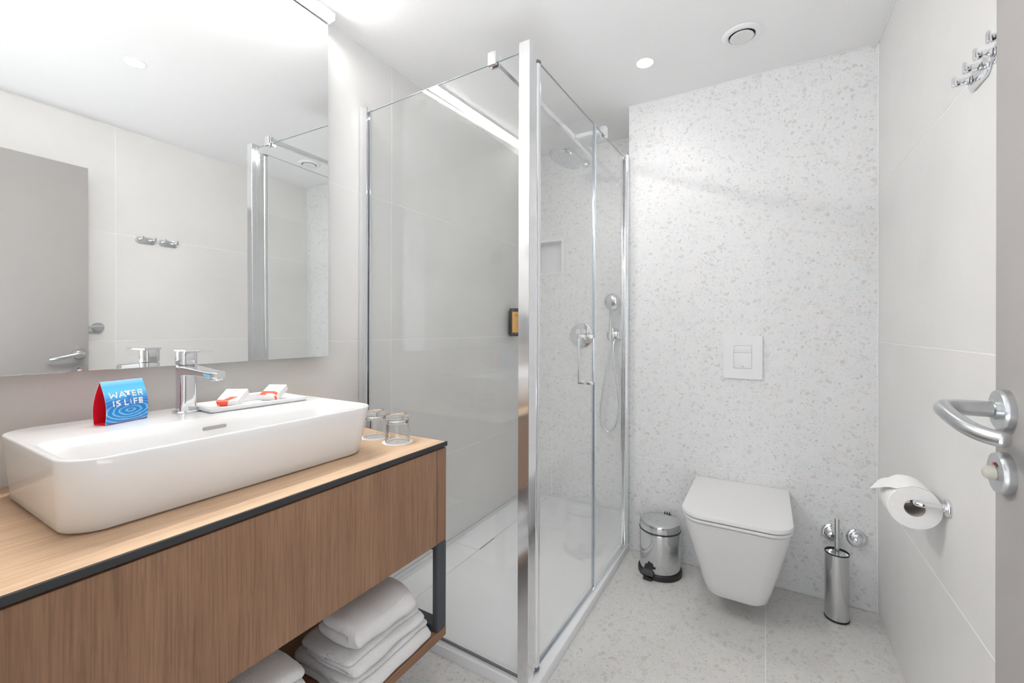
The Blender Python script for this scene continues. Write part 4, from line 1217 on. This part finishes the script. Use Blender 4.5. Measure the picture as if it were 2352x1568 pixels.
for i in range(NS + 1):
    s = i / NS
    if s < .5:
        a = math.radians(62 + 66 * (s / .5)); px, pz = RX + .0556 * math.cos(a), RZc + .0556 * math.sin(a); wdt = 1.0
    else:
        q_ = (s - .5) / .5; a = math.radians(128); d_ = q_ * .058
        px = RX + .0556 * math.cos(a) - math.sin(a) * d_ * .95; pz = RZc + .0556 * math.sin(a) + math.cos(a) * d_ * .80 + .006 * math.sin(q_ * PI); wdt = 1 - .97 * max(0, q_ - .12) / .88
    ym = (RY0 + RY1) / 2 + .018 * max(0, (s - .5) / .5)
    fl_.append([(px, ym + (j / NY - .5) * .1 * wdt, pz + .0012 * math.sin(j * 1.3 + i * .6) * (1 if s > .3 else 0)) for j in range(NY + 1)])
top_ = [[bm.verts.new(p) for p in r_] for r_ in fl_]
bot_ = [[bm.verts.new((p[0] * .9985 + RX * .0015, p[1], p[2] - .0009)) for p in r_] for r_ in fl_]
for i in range(NS):
    for j in range(NY):
        bm.faces.new((top_[i][j], top_[i + 1][j], top_[i + 1][j + 1], top_[i][j + 1])); bm.faces.new((bot_[i][j], bot_[i][j + 1], bot_[i + 1][j + 1], bot_[i + 1][j]))
    for j in (0, NY):
        bm.faces.new((top_[i][j], bot_[i][j], bot_[i + 1][j], top_[i + 1][j]))
for i in (0, NS):
    for j in range(NY): bm.faces.new((top_[i][j], top_[i][j + 1], bot_[i][j + 1], bot_[i][j]))
finish(bm, 'loose_sheet', M['paper'], tlr, 60)

# ------------------------------------------------------------------ robe hooks and towel rail
for n, (y0, lab) in enumerate(((1.2275, 'chrome double robe hook plate farther from the door edge'), (1.1155, 'chrome double robe hook plate beside the door edge'))):
    hk = thing('robe_hook', (XR, y0 + .05, 1.67), lab, 'hook', 'double robe hooks')
    PHk = lambda u, v, w: (XR - w, u, v)
    finish(prism(bmesh.new(), rrect(y0, 1.650, y0 + .0995, 1.690, .0199, 10), .0005, .0065, .0012, PHk), 'plate', M['chrome'], hk, 30)
    for yy in (y0 + .0270, y0 + .0875 - .0005):
        yy = y0 + (.027 if yy < y0 + .05 else .0870)
        bm = lathe(bmesh.new(), [(.0095, .0066), (.0095, .0078), (.0085, .0084)], (XR, yy, 1.676), (-1, 0, 0), 24)
        merge(bm, prism(bmesh.new(), rrect(yy - .0055, 1.6685, yy + .0055, 1.6845, .0052, 6), .0068, .0300, .0006, PHk))
        merge(bm, prism(bmesh.new(), rrect(yy - .0062, 1.6675, yy + .0062, 1.6915, .0058, 6), .0300, .0352, .0012, PHk))
        finish(bm, 'peg', M['chrome'], hk, 40)
rl = thing('towel_rail', (XR, .66, 1.161), 'chrome towel rail behind the open door, seen in the mirror', 'towel rail')
finish(tube(bmesh.new(), catmull([(XR - .009, .953, 1.1615), (1.785, .953, 1.1615), (1.768, .951, 1.1615), (1.763, .940, 1.1615), (1.7625, .92, 1.1615), (1.7625, .45, 1.1615), (1.7625, .41, 1.1615), (1.768, .399, 1.1615), (1.785, .397, 1.1615), (XR - .009, .397, 1.1615)], 6), .0075, 16), 'bar', M['satin'], rl, 50)
for y in (.953, .397):
    finish(lathe(bmesh.new(), [(.0260, 0), (.0260, .006), (.0245, .0085), (0, .009)], (XR - .0004, y, 1.1615), (-1, 0, 0), 36), 'flange', M['satin'], rl)

# ------------------------------------------------------------------ fittings on the doorway wall, seen reflected in the shower glass
sw = thing('wall_plate', (.255, YF, 1.596), 'grey square wall plate, a faint reflection in the shower glass', 'wall plate')
finish(prism(bmesh.new(), rrect(.214, 1.555, .298, 1.638, .004, 4), .0005, .010, .001, P_front), 'frame', M['greyp'], sw)
finish(prism(bmesh.new(), rrect(.224, 1.565, .288, 1.628, .003, 4), .0100, .013, .001, P_front), 'rocker', M['greyp'], sw)
hdv = thing('hair_dryer', (.185, YF, 1.14), 'grey hair dryer on a wall holder, a faint reflection in the glass', 'hair dryer')
finish(prism(bmesh.new(), rrect(.155, 1.050, .235, 1.080, .006, 4), .0005, .07, .003, P_front), 'holder', M['greyp'], hdv)
finish(prism(bmesh.new(), rrect(.170, 1.081, .200, 1.192, .010, 5), .02, .055, .006, P_front), 'handle', M['greyp'], hdv)
finish(prism(bmesh.new(), rrect(.155, 1.193, .240, 1.222, .010, 5), .01, .065, .006, P_front), 'barrel', M['greyp'], hdv)
